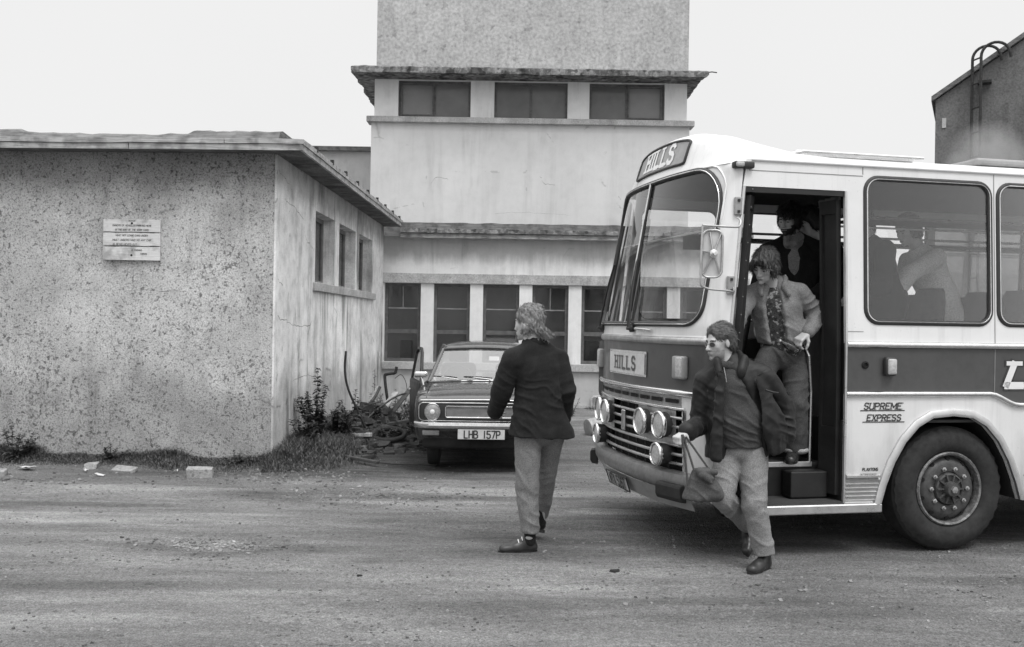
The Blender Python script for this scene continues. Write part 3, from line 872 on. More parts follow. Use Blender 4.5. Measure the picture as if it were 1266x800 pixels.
# ================================================================ GABLED BUILDING (right), turned a little so that only its gable faces the yard
GB = empty('gabled_building', (10.97, 26, 0), R(-25), 'dark grey rendered building with a sloping gable roof and steel ladder behind the coach', 'building')
gw, eav, slp = 11.6, 7.68, .68
pk = eav + gw/2 * slp
MB().plate([(0, 0), (gw, 0), (gw, eav), (gw/2, pk), (0, eav)], [], lambda x, z, d: (x, d, z), .3).build('gable_wall', MT['gable_render'], GB)
MB().box((0, .3, 0), (.3, 9, eav)).build('side_wall', MT['gable_render'], GB)
MB().box((gw-.3, .3, 0), (gw, 9, eav)).build('side_wall', MT['gable_render'], GB)
for s in (-1, 1):
    m = MB(); q_ = gw/2
    P = [(q_ + s*(q_+.10), eav - .10*slp + .03), (q_, pk+.03), (q_, pk+.16), (q_ + s*(q_+.10), eav - .10*slp + .16)]
    m.add([(x, -.12, z) for x, z in P] + [(x, 9, z) for x, z in P], [(0,1,2,3),(7,6,5,4),(0,4,5,1),(1,5,6,2),(2,6,7,3),(3,7,4,0)])
    m.build('roof', MT['roof_felt'], GB)
MB().box((.02, -.03, 5.7), (2.0, -.003, 6.0)).build('ledge', MT['concrete_dark'], GB)
MB().box((.16, -.03, 6.95), (.26, -.003, 7.2)).build('lamp_plate', MT['side_render'], GB)
ld = empty('ladder'); ld.parent = GB
for (x, y) in ((.86, -.14), (1.06, -.42)):
    pts = [(x, y, 2.0), (x, y, 8.62)] + [(p.x, y, p.z) for p in arc((x+.33, 0, 8.62), .33, 180, 8, 12)] + [(x+.68, y + .02, 8.55)]
    MB().tube(pts, .036, 8).build('rail', MT['rust'], ld)
for z in [2.4 + .62 * i for i in range(11)]:
    MB().tube([(.86, -.14, z), (1.06, -.42, z)], .022, 6).build('rung', MT['rust'], ld)
for z in (4.2, 8.02):
    MB().cbox((1.15, -.15, z), (.32, .3, .06)).build('wall_bracket', MT['rust'], ld)

# steam drifting up behind the coach roof
k = NT('steam')
k.t.nodes.remove(k.b)
pv = k.n('ShaderNodeVolumePrincipled')
pv.inputs['Color'].default_value = (.95, .95, .95, 1)
sxz = k.n('ShaderNodeTexCoord'); 
ln = k.n('ShaderNodeVectorMath'); ln.operation = 'LENGTH'
k.l(sxz.outputs['Object'], ln.inputs[0])
fall = k.ramp(ln.outputs['Value'], [(.15, 1.0), (.95, 0.0)])
dn = k.mul(fall, k.ramp(k.noise(1.4, 4, .6), [(.30, 0.0), (.66, 1.0)]))
k.l(k.mul(dn, 2.6), pv.inputs['Density'])
k.l(pv.outputs[0], k.t.nodes['Material Output'].inputs['Volume'])
m = MB().lathe([(math.sin(PI*i/12), -math.cos(PI*i/12)) for i in range(13)], None, 20)
st = m.build('steam', k.m)
st.location = (11.35, 23.9, 5.7); st.scale = (1.15, .7, 1.15)
tag(st, 'thin pale steam drifting up behind the coach roof', kind='stuff')
# ================================================================ COACH  (local: x = back from the nose, y = across from the kerb side, z = up)
CO = empty('coach', (1.335, 7.069, 0), R(13), 'white front entrance coach with dark waist band and its passenger door standing open', 'coach')
WID = 2.44
TUM = .036
def tum(z): return TUM * max(0, z - 1.56)
def nside(s, z, d): return (s, tum(z) + d, z)
def oside(s, z, d): return (s, WID - tum(z) - d, z)
def rake(z, e):
    """how far the nose leans back at height z; e = 1 at the very corner"""
    a = -.115
    if z > 1.69: a += (z - 1.69) * (.18 - .09 * e)
    elif z < 1.15: a += (1.15 - z) * .03
    return a
def front(p, z, d=0.0):
    """wraparound nose, p = 0 at the door edge, 1 at the driver's side; d goes outwards"""
    q = min(p, 1 - p)
    if q < .08:
        a = (q / .08) * PI / 2
        ds, t = .18 + .17 * (1 - math.sin(a)), .10 * (1 - math.cos(a)) 
        nx, ny = -math.sin(a) , -math.cos(a)
        e = 1 - q / .08
    else:
        t = .10 + (q - .08) / .84 * 2.24
        ta = abs((t - 1.22) / 1.12)
        ds = .18 * ta ** 2.5
        sl = .18 * 2.5 * ta ** 1.5 / 1.12
        L = math.hypot(1, sl)
        nx, ny = -1 / L, -sl / L
        e = 0
    tt = t + max(0, tum(z)) * (1 - min(1, q * 6))
    s = rake(z, e) + ds + nx * d
    y = tt + ny * d
    if p > .5: y = WID - y
    return (s, y, z)
def p_of(t): return .08 + (t - .10) / 2.24 * .84

# ---- side panels
arch = [(1.452, .39), (1.49, .52), (1.56, .69), (1.65, .84), (1.76, .955), (1.88, 1.02), (2.05, 1.035), (2.22, 1.02), (2.34, .955), (2.45, .84), (2.54, .69), (2.61, .52), (2.65, .39)]
arch2 = [(a + 5.35, b) for a, b in arch]
def waist(s):      # lower edge of the dark band dips behind the front wheel
    a = min(1, max(0, (s - 2.38) / .26)); a = a*a*(3-2*a)
    return 1.20 - .085 * a
wpts = [(1.16, 1.20), (2.38, 1.20)] + [(2.38 + .26*i/6, waist(2.38 + .26*i/6)) for i in range(1, 7)] + [(10.6, 1.115)]
for fn, s0, nm in ((nside, 1.16, 0), (oside, .24, 1)):
    wp = [(s0, 1.20)] + wpts[1:]
    MB().plate([(s0, .39)] + arch + arch2 + [(10.6, .39)] + list(reversed(wp)), [], fn, .03).build('side_panel', MT['white_paint'], CO)
    MB().plate(wp + [(10.6, 1.56), (s0, 1.56)], [], fn, .03).build('waist_band', MT['band_paint'], CO)
    # bright mouldings
    MB().tube([fn(s, 1.565, -.004) for s in [s0 + (10.6 - s0)*i/12 for i in range(13)]], .024, 8).build('moulding', MT['chrome'], CO, smooth=50)
    MB().tube([fn(a, b, -.004) for a, b in wp], .022, 8).build('moulding', MT['chrome'], CO, smooth=50)
# upper panels with window openings
WN = [(1.325, 2.385)] + [(2.463 + 1.138*i, 3.525 + 1.138*i) for i in range(7)]
def wloop(a, b): return rrect(a, 1.735, b, 2.805, .10, 6)
MB().plate([(1.16, 1.575), (10.6, 1.575), (10.6, 2.9), (.37, 2.9), (.335, 2.70), (1.16, 2.70)], [wloop(a, b) for a, b in WN], nside, .035).build('window_panel', MT['white_paint'], CO)
OW = [(.42, 1.22)] + WN
MB().plate([(.245, 1.575), (10.6, 1.575), (10.6, 2.9), (.37, 2.9)], [wloop(a, b) for a, b in OW], oside, .035).build('window_panel', MT['white_paint'], CO)
def window(fn, a, b):
    lp = wloop(a, b)
    g = MB()
    n_ = len(lp)
    cx, cz = (a + b) / 2, 2.27
    def off(q, k):
        d = Vector((q[0]-cx, q[1]-cz)); ax = max(0, abs(d.x) - ((b-a)/2 - .10)); az = max(0, abs(d.y) - (.535 - .10))
        L = math.hypot(ax, az) or 1
        if ax == 0 and az == 0: return q
        return (q[0] + math.copysign(ax / L, d.x) * k, q[1] + math.copysign(az / L, d.y) * k)
    g.loft([[fn(*off(q, -.018), .012), fn(*off(q, -.016), -.008), fn(*off(q, .004), -.014), fn(*off(q, .020), -.008), fn(*off(q, .024), .002)] for q in lp + [lp[0]]], cap=False, closed_u=False)
    w = g.build('window', MT['gasket'], CO, smooth=50)
    MB().tube([fn(*off(q, -.004), -.013) for q in lp], .0055, 6, closed=True).build('chrome_insert', MT['chrome'], w, smooth=60)
    MB().plate([off(q, -.012) for q in lp], [], lambda x, z, d: fn(x, z, .004 + d), .005).build('pane', MT['side_glass'], w)
for a, b in WN: window(nside, a, b)
for a, b in OW: window(oside, a, b)
# notice stuck on the driver's side glass
MB().plate([(.86, 2.42), (1.10, 2.42), (1.10, 2.57), (.86, 2.57)], [], lambda x, z, d: oside(x, z, .012 + d), .003).build('window_sticker', MT['grey_paint'], CO)

# ---- roof and nose dome in one sweep
def roof_pt(u, off):
    t = .047 + u * (WID - .094)
    tau = min(1, abs((t - 1.22) / 1.173))
    h = 1 - tau ** 2.6
    prof = [(0, 2.875, 2.875), (.022, 2.955, 2.88), (.055, 3.10, 2.885), (.075, 3.17, 2.888), (.11, 3.21, 2.892), (.18, 3.235, 2.898), (.30, 3.23, 2.9), (.45, 3.18, 2.9), (.65, 3.115, 2.9), (.9, 3.085, 2.9), (1.2, 3.08, 2.9), (10.26, 3.08, 2.9)]
    for (a, za, ea), (b, zb_, eb) in zip(prof[:-1], prof[1:]):
        if off <= b:
            f = (off - a) / (b - a); z = (za + (zb_-za)*f) * h + (ea + (eb-ea)*f) * (1-h); break
    s0 = front(p_of(min(max(t, .10), 2.34)), 2.875)[0]
    if tau > .955: s0 = s0 + (.40 - s0) * ((tau - .955) / .045) ** 1.5
    k = max(0, 1 - off / 1.2)
    return (s0 * k + off + .34 * (1 - k), t, z)
offs = [0, .011, .022, .038, .055, .065, .075, .092, .11, .14, .18, .24, .30, .37, .45, .55, .65, .77, .9, 1.05, 1.2, 2, 3, 4, 5, 6, 7, 8, 9, 10.26]
m = MB(); NU = 56
m.loft([[roof_pt(.5 - .5*math.cos(PI*i/NU), o) for i in range(NU + 1)] for o in offs], closed_u=False, cap=False)
rfc = m.build('roof', MT['white_paint'], CO, smooth=75)
m = MB()
m.loft([[tuple(a + b for a, b in zip(roof_pt(.03 + .94*i/20, o), (0, 0, -.05))) for i in range(21)] for o in (.12, .3, .65, 1.2, 5, 10.2)], closed_u=False, cap=False)
m.build('ceiling', MT['interior_dark'], CO, smooth=75)
MB().rbox((.92, .35, 3.0), (1.95, 1.5, 3.05), .02, 2).build('roof_hatch', MT['aluminium'], rfc)
MB().tube([(.80, .30, 2.99), (.95, .29, 3.022), (1.98, .29, 3.022)], .013, 6).build('roof_rail', MT['aluminium'], rfc)
MB().rbox((2.6, .45, 3.03), (3.5, 1.9, 3.09), .02, 2).build('roof_vent', MT['grey_paint'], rfc)
MB().tube([(s, tum(2.9) - .004, 2.895) for s in [.40 + 10.2*i/10 for i in range(11)]], .012, 6).build('gutter', MT['white_paint'], rfc, smooth=60)
# destination panel on the dome
def dome(u, v, d):
    """u across in metres about the centre line, v = 0..1 up the face"""
    off = .022 + .053 * v
    x, y, z = roof_pt(.5 + u / (WID - .094), off)
    nrm = Vector((-.93, 0, .36))
    return (x + nrm.x * d, y, z + nrm.z * d)
def dgrid(mb, u0, u1, v0, v1, d, nu=26):
    mb.loft([[dome(u0 + (u1-u0)*i/nu, v0, d), dome(u0 + (u1-u0)*i/nu, v1, d)] for i in range(nu + 1)], closed_u=False, cap=False)
dp = MB(); dgrid(dp, -.52, .52, .02, .98, .006)
dpo = dp.build('destination_panel', MT['grey_paint'], CO, smooth=60)
lp = [(u, v) for u, v in rrect(-.53, .0, .53, 1.0, .08, 5)]
full = []
for (a, b), (c, d) in zip(lp, lp[1:] + lp[:1]):
    k_ = max(1, int(math.hypot(c-a, (d-b)*.25) / .06))
    full += [(a + (c-a)*i/k_, b + (d-b)*i/k_) for i in range(k_)]
MB().tube([dome(u, v, .008) for u, v in full], .011, 6, closed=True).build('panel_rim', MT['gasket'], dpo, smooth=60)
lt = MB()
def dsub(s):      # lettering follows the curved face
    lettering(lt, s, lambda a, b, d: dome(-a, .18 + b / .22, .008 + d * 2), .15, .036, .30, 1.02, serif=.16, raise_=.001)
dome_flip = dome
_d = dome
# kerb side is low u seen from the front: reading direction runs from the driver's side to the kerb side
dsub('HILLS')
lt.build('lettering', MT['letter_white'], dpo)

# ---- windscreen, its surround and rubber
def ws_loop(k=0.0):
    """rounded outline in (p, z), larger radius at the top; k grows it in metres"""
    L = 2.667
    x0, x1, z0, z1 = .088*L - k, .912*L + k, 1.695 - k, 2.862 + k
    pts = []
    for cx, cz, r_, a in ((x1, z1, .34, 0), (x0, z1, .34, 90), (x0, z0, .15, 180), (x1, z0, .15, 270)):
        sx_ = -1 if cx == x1 else 1; sz_ = -1 if cz == z1 else 1
        for i in range(9):
            q = R(a + 90*i/8)
            pts.append((cx + sx_*r_ + r_*math.cos(q), cz + sz_*r_ + r_*math.sin(q)))
    out = []
    for (a, b), (c, d) in zip(pts, pts[1:] + pts[:1]):
        n_ = max(1, int(math.hypot(c-a, d-b) / .08))
        out += [((a + (c-a)*i/n_) / L, b + (d-b)*i/n_) for i in range(n_)]
    return out
inner = ws_loop()
def to_outer(p, z):
    """push a loop point out to the edge of the surround along a ray from its middle"""
    cx, cz, hx, hz = .5, 2.25, .5, .645
    dx, dz = (p - cx) / hx, (z - cz) / hz
    m_ = max(abs(dx), abs(dz))
    return cx + dx / m_ * hx, max(1.605, min(2.878, cz + dz / m_ * hz))
m = MB()
rows = []
for k_ in range(6):
    f = k_ / 5
    rows.append([front(p + (to_outer(p, z)[0] - p)*f, z + (to_outer(p, z)[1] - z)*f) for p, z in inner + inner[:1]])
m.loft(rows, closed_u=False, cap=False)
m.build('windscreen_surround', MT['white_paint'], CO, smooth=60)
gsk = MB()
i2, i3 = ws_loop(.022), ws_loop(-.012)
n_ = len(inner)
gsk.tube([front(p, z, .006) for p, z in inner], .021, 8, closed=True)
wso = gsk.build('windscreen', MT['gasket'], CO, smooth=60)
MB().tube([front(p, z, .022) for p, z in inner], .006, 6, closed=True).build('chrome_insert', MT['chrome'], wso, smooth=60)
eb = [(p, z) for p, z in ws_loop(.05) if z > 2.35]
MB().tube([front(max(.01, min(.99, p)), min(z, 2.872), .004) for p, z in eb], .009, 6).build('eyebrow', MT['white_paint'], wso, smooth=60)
def pane_half(pa, pb):
    m = MB(); nu, nv = 22, 14
    def edge(p):       # lower and upper limit of the opening at p
        zs = []
        for (a, b), (c, d) in zip(inner, inner[1:] + inner[:1]):
            if (a - p) * (c - p) <= 0 and a != c: zs.append(b + (d-b) * (p-a)/(c-a))
        return (min(zs), max(zs)) if len(zs) > 1 else (2.2, 2.3)
    vs = []
    for i in range(nu + 1):
        p = pa + (pb-pa) * i / nu
        z0, z1 = edge(min(max(p, .0885), .9115))
        vs.append([front(p, z0 + (z1-z0)*j/nv, -.002) for j in range(nv + 1)])
    m.loft(vs, closed_u=False, cap=False)
    return m.build('pane', MT['windscreen_glass'], wso, smooth=80)
pane_half(.0885, .497); pane_half(.503, .9115)
MB().tube([front(.5, z, .006) for z in [1.69 + 1.18*i/10 for i in range(11)]], .011, 6, flat=(0,1,0)).build('centre_pillar', MT['gasket'], wso)
MB().tube([front(.5, z, .02) for z in [1.70 + 1.16*i/10 for i in range(11)]], .007, 6).build('chrome_insert', MT['chrome'], wso)

# ---- lower nose
def fstrip(name, z0, z1, mat, p0=0.0, p1=1.0, d0=0.0, d1=0.0, n=60, parent=CO, nz=2):
    m = MB()
    m.loft([[front(p0 + (p1-p0)*i/n, z0 + (z1-z0)*j/nz, d0 + (d1-d0)*j/nz) for j in range(nz + 1)] for i in range(n + 1)], closed_u=False, cap=False)
    return m.build(name, mat, parent, smooth=60)
fstrip('nose_ledge', 1.575, 1.612, MT['white_paint'], d0=.014, d1=0)
fstrip('nose_band', 1.20, 1.56, MT['band_paint'])
fstrip('nose_panel', .58, 1.185, MT['white_paint'], 0, .155)
fstrip('nose_panel', .58, 1.185, MT['white_paint'], .845, 1)
def fbar(name, z, r, mat, d, p0=0.0, p1=1.0, n=50, rz=None, parent=CO):
    """moulding that follows the nose: rounded strip of height 2*rz and depth r"""
    m = MB(); rz = rz or r
    m.loft([[front(p0 + (p1-p0)*i/n, z + rz*math.sin(2*PI*k/10), d + r*math.cos(2*PI*k/10)) for k in range(10)] for i in range(n + 1)])
    return m.build(name, mat, parent, smooth=60)
fbar('moulding', 1.572, .022, MT['dull_metal'], .004, rz=.030)
fbar('moulding', 1.185, .030, MT['chrome'], .006, rz=.026)
fstrip('nose_skin', 1.06, 1.16, MT['dull_metal'], .09, .91, d0=-.01, d1=.0)
for i in range(9):       # slots under the lower moulding
    p0 = .17 + i * .075
    fstrip('air_slot', 1.105, 1.135, MT['black_void'], p0, p0 + .058, .004, .004, 6, nz=1)
# grille: dark recess, bright bars, uprights, badge
fstrip('grille_recess', .58, 1.075, MT['black_void'], .145, .855, -.07, -.07)
GR = fbar('grille', 1.065, .02, MT['chrome'], .0, .14, .86, rz=.016)
for i in range(6):
    fbar('grille_bar', .655 + i * .068, .013, MT['aluminium'], .0, .15, .85, rz=.0125, parent=GR)
for i in range(9):
    p = .23 + i * .0675
    MB().tube([front(p, z, -.025) for z in (.60, .72, .85, 1.05)], .008, 6).build('grille_upright', MT['black_trim_shade'], GR)
MB().cbox((0, 0, 0), (.02, .075, .17)).build('badge', MT['dull_metal'], GR, bevel=.008, loc=front(.5, .90, .022))
for p in (.142, .858):
    MB().tube([front(p, z, .0) for z in (.58, .7, .82, .95, 1.06)], .018, 8).build('grille_side', MT['chrome'], GR)
# lamps
def face(p, z, d=0.0):
    """matrix that stands on the nose at (p, z): local z points forward"""
    o = Vector(front(p, z, d)); t_ = (Vector(front(p + .01, z, d)) - Vector(front(p - .01, z, d))).normalized()
    up = Vector((0, 0, 1)); nrm = t_.cross(up)
    if nrm.x > 0: nrm = -nrm
    nrm = (nrm + Vector((-1.2, 0, 0))).normalized()
    a = up.cross(nrm).normalized()
    return Matrix((( a.x, up.x, nrm.x, o.x), (a.y, up.y, nrm.y, o.y), (a.z, up.z, nrm.z, o.z), (0, 0, 0, 1)))
def lamp(name, t, z, r_, d=0.0):
    M = face(p_of(t), z, d)
    h = MB().lathe([(r_*.55, -.10), (r_*.85, -.05), (r_*.93, .0), (r_*.94, .034), (r_*.9, .036)], M, 28, cap=False)
    o = h.build(name, MT['gasket'], CO, smooth=50)
    MB().lathe([(r_*.95, .026), (r_*1.04, .032), (r_*1.05, .048), (r_*.98, .06), (r_*.90, .062), (r_*.86, .05)], M, 28, cap=False).build('rim', MT['chrome'], o, smooth=50)
    MB().lathe([(r_*.88, .045), (r_*.8, .050), (r_*.55, .055), (r_*.25, .058), (.001, .059)], M, 28, cap=False).build('lens', MT['lamp_lens'], o, smooth=80)
    MB().lathe([(r_*.87, .045), (r_*.5, .0), (.001, -.03)], M, 20, cap=False).build('reflector', MT['lamp_rim'], o, smooth=80)
    return o
for sgn in (0, 1):
    for t in (.49, .775):
        lamp('headlight', WID - t - .05 if sgn else t, .935, .104, .02)
    lamp('fog_lamp', WID - .56 if sgn else .49, .715, .088, .045)
    a, b = (p_of(.36), p_of(.92))
    if sgn: a, b = 1 - b, 1 - a
    fstrip('lamp_panel', .80, 1.06, MT['dull_metal'], a, b, .006, .006, 10)
# indicator lamps and nameplate on the band
for t in (.30, WID - .22):
    M = face(p_of(t), 1.375, .0)
    o = MB().rbox((-.075, -.085, -.01), (.075, .085, .05), .015, 2, M).build('indicator', MT['grey_paint'], CO, smooth=50)
    MB().rbox((-.005, -.078, .03), (.07, .078, .062), .012, 2, M).build('lens', MT['lamp_lens'], o, smooth=50)
npl = fstrip('nameplate', 1.275, 1.475, MT['chrome'], p_of(.78), p_of(1.66), .008, .008, 14)
fstrip('plate_face', 1.292, 1.458, MT['plate_light'], p_of(.80), p_of(1.64), .013, .013, 14, parent=npl)
lt = MB(); Lp = 2.24 / .84
lettering(lt, 'HILLS', lambda a, b, d: front(p_of(1.22 - a), 1.325 + b, .015 + d), .10, .022, .42, 1.1, serif=.15)
lt.build('lettering', MT['band_paint'], npl)
# bumper, over-riders, valance, registration plate
bm_ = MB(); n = 60
prof = [(-.03, .60), (.03, .605), (.065, .59), (.08, .555), (.08, .505), (.065, .475), (.03, .455), (-.03, .45)]
bm_.loft([[front(.0 + .965*i/n, z, d) for d, z in prof] for i in range(n + 1)])
BP = bm_.build('bumper', MT['bumper_metal'], CO, smooth=35)
for p0, p1 in ((.115, .215), (.865, .925)):
    q = MB(); q.loft([[front(p0 + (p1-p0)*i/6, z, d) for d, z in ((.06, .525), (.12, .52), (.13, .50), (.13, .43), (.115, .40), (.06, .39))] for i in range(7)])
    q.build('bump_stop', MT['rubber'], BP, bevel=.006)
fstrip('valance', .325, .46, MT['grey_paint'], .115, .93, -.02, .05)
def npf(a, b, d): return front(p_of(1.30 - a), .388 + b, .036 + d + .035 * (b + .055) / .11)
npo = MB(); npo.loft([[npf(-.26 + .52*i/8, -.055, 0), npf(-.26 + .52*i/8, .055, 0)] for i in range(9)], closed_u=False, cap=False)
npo = npo.build('number_plate', MT['plate_light'], CO)
MB().tube([npf(a, b, .003) for a, b in ((-.26, -.055), (.26, -.055), (.26, .055), (-.26, .055))], .006, 5, closed=True).build('rim', MT['gasket'], npo)
for tx, dx in (('WTX', -.118), ('526T', .108)):
    lt = MB(); lettering(lt, tx, lambda a, b, d: npf(a + dx, b - .041, .006 + d), .082, .018, .24, .74)
    lt.build('lettering', MT['letter_dark'], npo)

# ---- door opening
dj = MB()
dj.tube([(.242 + .1*(z-1.69), -.002 + tum(z), z) for z in (.42, 1.0, 1.69, 2.2, 2.70)], .014, 6)
dj.build('door_jamb', MT['aluminium'], CO)
MB().tube([(1.157, -.002 + tum(z), z) for z in (.40, 1.56, 2.70)], .012, 6).build('door_jamb', MT['aluminium'], CO)
MB().box((.34, .045, 2.66), (1.15, .08, 2.698)).build('door_header', MT['black_trim_shade'], CO)
for z in (2.55, 1.98):
    h = MB().cbox((.272 + .1*(z-1.69) - .07, -.012 + tum(z), z), (.055, .03, .13)).build('hinge', MT['grey_paint'], CO, bevel=.005)
    MB().cbox((.272 + .1*(z-1.69) - .07, -.03 + tum(z), z+.04), (.018, .012, .018)).cbox((.272 + .1*(z-1.69) - .07, -.03 + tum(z), z-.04), (.018, .012, .018)).build('bolt', MT['black_trim_shade'], h)
MB().box((.30, -.03, .325), (1.46, .03, .392)).build('sill', MT['aluminium'], CO, bevel=.008)
MB().box((.30, -.002, .392), (1.14, .30, .41)).build('step', MT['interior_dark'], CO)
MB().box((.30, .285, .41), (1.14, .30, .64)).build('step_riser', MT['black_trim_shade'], CO)
st = MB().box((.30, .285, .64), (1.14, .60, .66)).build('step', MT['interior_dark'], CO)
MB().box((.30, .268, .628), (1.05, .284, .668)).build('step_edge', MT['aluminium'], st, bevel=.004)
MB().box((.30, .60, .66), (1.14, .615, 1.0)).build('step_riser', MT['black_trim_shade'], CO)
MB().box((1.145, .03, .39), (1.158, .60, 1.0)).build('step_wall', MT['black_trim_shade'], CO)
MB().box((.29, .03, .39), (.302, .60, 1.0)).build('step_wall', MT['black_trim_shade'], CO)
MB().rbox((.80, .13, .415), (1.10, .27, .615), .012, 2).build('step_box', MT['black_trim_shade'], CO)
MB().box((.05, .60, .98), (1.16, 2.40, 1.0)).box((1.16, .04, .98), (10.5, 2.40, 1.0)).build('floor', MT['interior_dark'], CO)
def leaf(a, b, z0=.45, z1=2.64, solid=False, lean=0.0):
    def pt(f, z, o):
        d = Vector((b[0]-a[0], b[1]-a[1])).normalized()
        return (a[0] + (b[0]-a[0])*f - d.y*o + lean*(z - 1.69), a[1] + (b[1]-a[1])*f + d.x*o + tum(z), z)
    m = MB()
    for x0, x1, q0, q1 in ((0, .12, z0, z1), (.88, 1.0, z0, z1), (.12, .88, z0, z0+.5), (.12, .88, z1-.1, z1)):
        m.loft([[pt(x0, z, -.02), pt(x1, z, -.02), pt(x1, z, .02), pt(x0, z, .02)] for z in (q0, (q0+q1)/2, q1)])
    o = m.build('door_leaf', MT['black_trim_shade'], CO)
    MB().add([pt(.12, z0+.5, 0), pt(.88, z0+.5, 0), pt(.88, z1-.1, 0), pt(.12, z1-.1, 0)], [(0,1,2,3)]).build('leaf_panel' if solid else 'pane', MT['black_trim_shade' if solid else 'side_glass'], o)
leaf((.305, .03), (.375, .11), lean=.09); leaf((1.13, .05), (1.10, .24), solid=True)
MB().tube([(1.03, .275, .66), (1.035, .275, 1.20), (1.0, .25, 1.47), (.97, .32, 1.60)], .011, 8).build('handrail', MT['steel_rail'], CO)
MB().tube([(1.12, .55, 1.05), (1.02, .58, 1.9), (.98, .6, 2.1)], .007, 6).build('pull_cord', MT['steel_rail'], CO)
m = MB().grid(lambda u, v: (1.28 + .03*math.sin(u*22) , .34 + u*(.10 + .20*v**1.5), 1.72 + .98*v), 22, 10)
m.build('curtain', MT['curtain'], CO, smooth=70)
MB().box((1.20, .04, 1.0), (1.23, .85, 1.85)).build('partition', MT['interior_dark'], CO)
MB().rbox((.0, .75, 1.0), (.35, 2.35, 1.55), .06, 3).build('dashboard', MT['interior_dark'], CO, smooth=50)
MB().rbox((.05, .85, 1.0), (1.0, 1.40, 1.42), .08, 3).build('engine_cover', MT['interior_dark'], CO, smooth=50)
sw = MB().tube([Vector((.52, 1.85, 1.62)) + Vector((math.cos(q)*.9*.22 , math.sin(q)*.22, math.cos(q)*.42*.22)) for q in [2*PI*i/28 for i in range(28)]], .013, 6, closed=True).build('steering_wheel', MT['black_trim_shade'], CO)
MB().tube([(.52, 1.63, 1.62), (.52, 2.07, 1.62)], .010, 6).tube([(.25, 1.85, 1.3), (.52, 1.85, 1.62)], .025, 8).build('steering_column', MT['black_trim_shade'], sw)
def seat(s, t, w=.46, h=1.98, cloth='seat_cloth'):
    r_ = MB().rbox((s, t, 1.22), (s+.46, t+w, 1.40), .06, 3).build('seat', MT[cloth], CO, smooth=60)
    m = MB(); rings = []
    for i in range(9):
        f = i / 8; z = 1.36 + (h - 1.36)*f; x = s + .40 + .14*f
        ww = w/2 * (1 - .28 * max(0, (f - .55) / .45) ** 2.2)
        th = .07 * (1 - .35*f)
        rings.append([(x + th*math.cos(q), t + w/2 + ww*math.copysign(abs(math.sin(q))**.5, math.sin(q)), z + (.03 if i == 8 and abs(math.sin(q)) < .5 else 0)) for q in [2*PI*k/16 for k in range(16)]])
    m.loft(rings); m.build('backrest', MT[cloth], r_, smooth=70)
    MB().box((s+.05, t+.05, 1.0), (s+.1, t+.1, 1.23)).box((s+.35, t+w-.1, 1.0), (s+.4, t+w-.05, 1.23)).build('seat_leg', MT['black_trim_shade'], r_)
seat(.70, 1.62, .5, 2.02)
for i in range(6):
    for t in (.10, .57, 1.40, 1.87): seat(1.55 + i * .82, t)
for t0, t1 in ((.06, .42), (2.02, 2.38)):
    m = MB().box((1.3, t0, 2.50), (10.4, t1, 2.515)); m.build('luggage_rack', MT['interior_dark'], CO)
    tt = t1 if t0 < 1 else t0
    MB().tube([(1.3, tt, 2.56), (10.4, tt, 2.56)], .012, 6).build('rack_rail', MT['steel_rail'], CO)
    MB().tube([(1.3, tt, 2.48), (10.4, tt, 2.48)], .008, 6).build('rack_rail', MT['steel_rail'], CO)
MB().box((10.55, .05, .4), (10.6, 2.39, 2.95)).build('rear_panel', MT['white_paint'], CO)

# ---- lettering and fittings on the kerb side
def nsl(s0, z0): return lambda a, b, d: nside(s0 + a, z0 + b, -.002 - d)
lt = MB(); lettering(lt, 'SUPREME', nsl(1.465, 1.088), .045, .0085, .22, 1.18, serif=.18, slant=.18); lt.build('lettering', MT['letter_dark'], CO)
lt = MB(); lettering(lt, 'EXPRESS', nsl(1.475, 1.003), .043, .0085, .22, 1.15, serif=.18, slant=.18); lt.build('lettering', MT['letter_dark'], CO)
for z, a, b in ((1.078, 1.28, 1.65), (.993, 1.30, 1.65)):
    MB().plate([(a, z-.004), (b, z-.004), (b, z+.003), (a, z+.003)], [], lambda s, zz, d: nside(s, zz, -.002 - d), .001).build('underline', MT['letter_dark'], CO)
lt = MB(); lettering(lt, 'PLAXTONS', nsl(1.37, .632), .02, .005, .2, 1.0); lt.build('maker_badge', MT['letter_dark'], CO)
for col, w_, d_ in (('letter_dark', .085, .001), ('letter_white', .055, .003)):
    lt = MB(); lettering(lt, 'L', nsl(2.525, 1.265), .17, w_, .55, 1.5, serif=.26, slant=.28, raise_=d_, centre=False)
    lt.build('lettering', MT[col], CO)
o = MB().rbox((1.46, -.05, 1.335), (1.55, .0, 1.475), .015, 2).build('repeater_lamp', MT['gasket'], CO, smooth=50)
MB().rbox((1.472, -.062, 1.347), (1.545, -.04, 1.463), .012, 2).build('lens', MT['lamp_lens'], o, smooth=50)
o = MB().lathe([(.028, 0), (.028, .008), (.018, .012), (.017, .002), (.001, .002)], Matrix.Translation((1.315, .0, 1.415)) @ Matrix.Rotation(PI/2, 4, 'X'), 16).build('door_lock', MT['black_void'], CO)
MB().rbox((.255, .005, 2.825), (.41, .075, 2.875), .012, 2).build('marker_lamp', MT['gasket'], CO, smooth=50)
MB().rbox((.262, -.008, 2.832), (.325, .05, 2.868), .010, 2).build('marker_lens', MT['lamp_lens'], CO, smooth=50)
for s_, z0, z1 in ((2.424, 1.58, 2.89), (2.424, 1.215, 1.545), (3.562, 1.58, 2.89), (4.70, 1.58, 2.89), (1.30, 2.83, 2.89)):
    MB().plate([(s_-.003, z0), (s_+.003, z0), (s_+.003, z1), (s_-.003, z1)], [], lambda a, z, d: nside(a, z, -.0015 - d), .001).build('panel_seam', MT['seam'], CO)
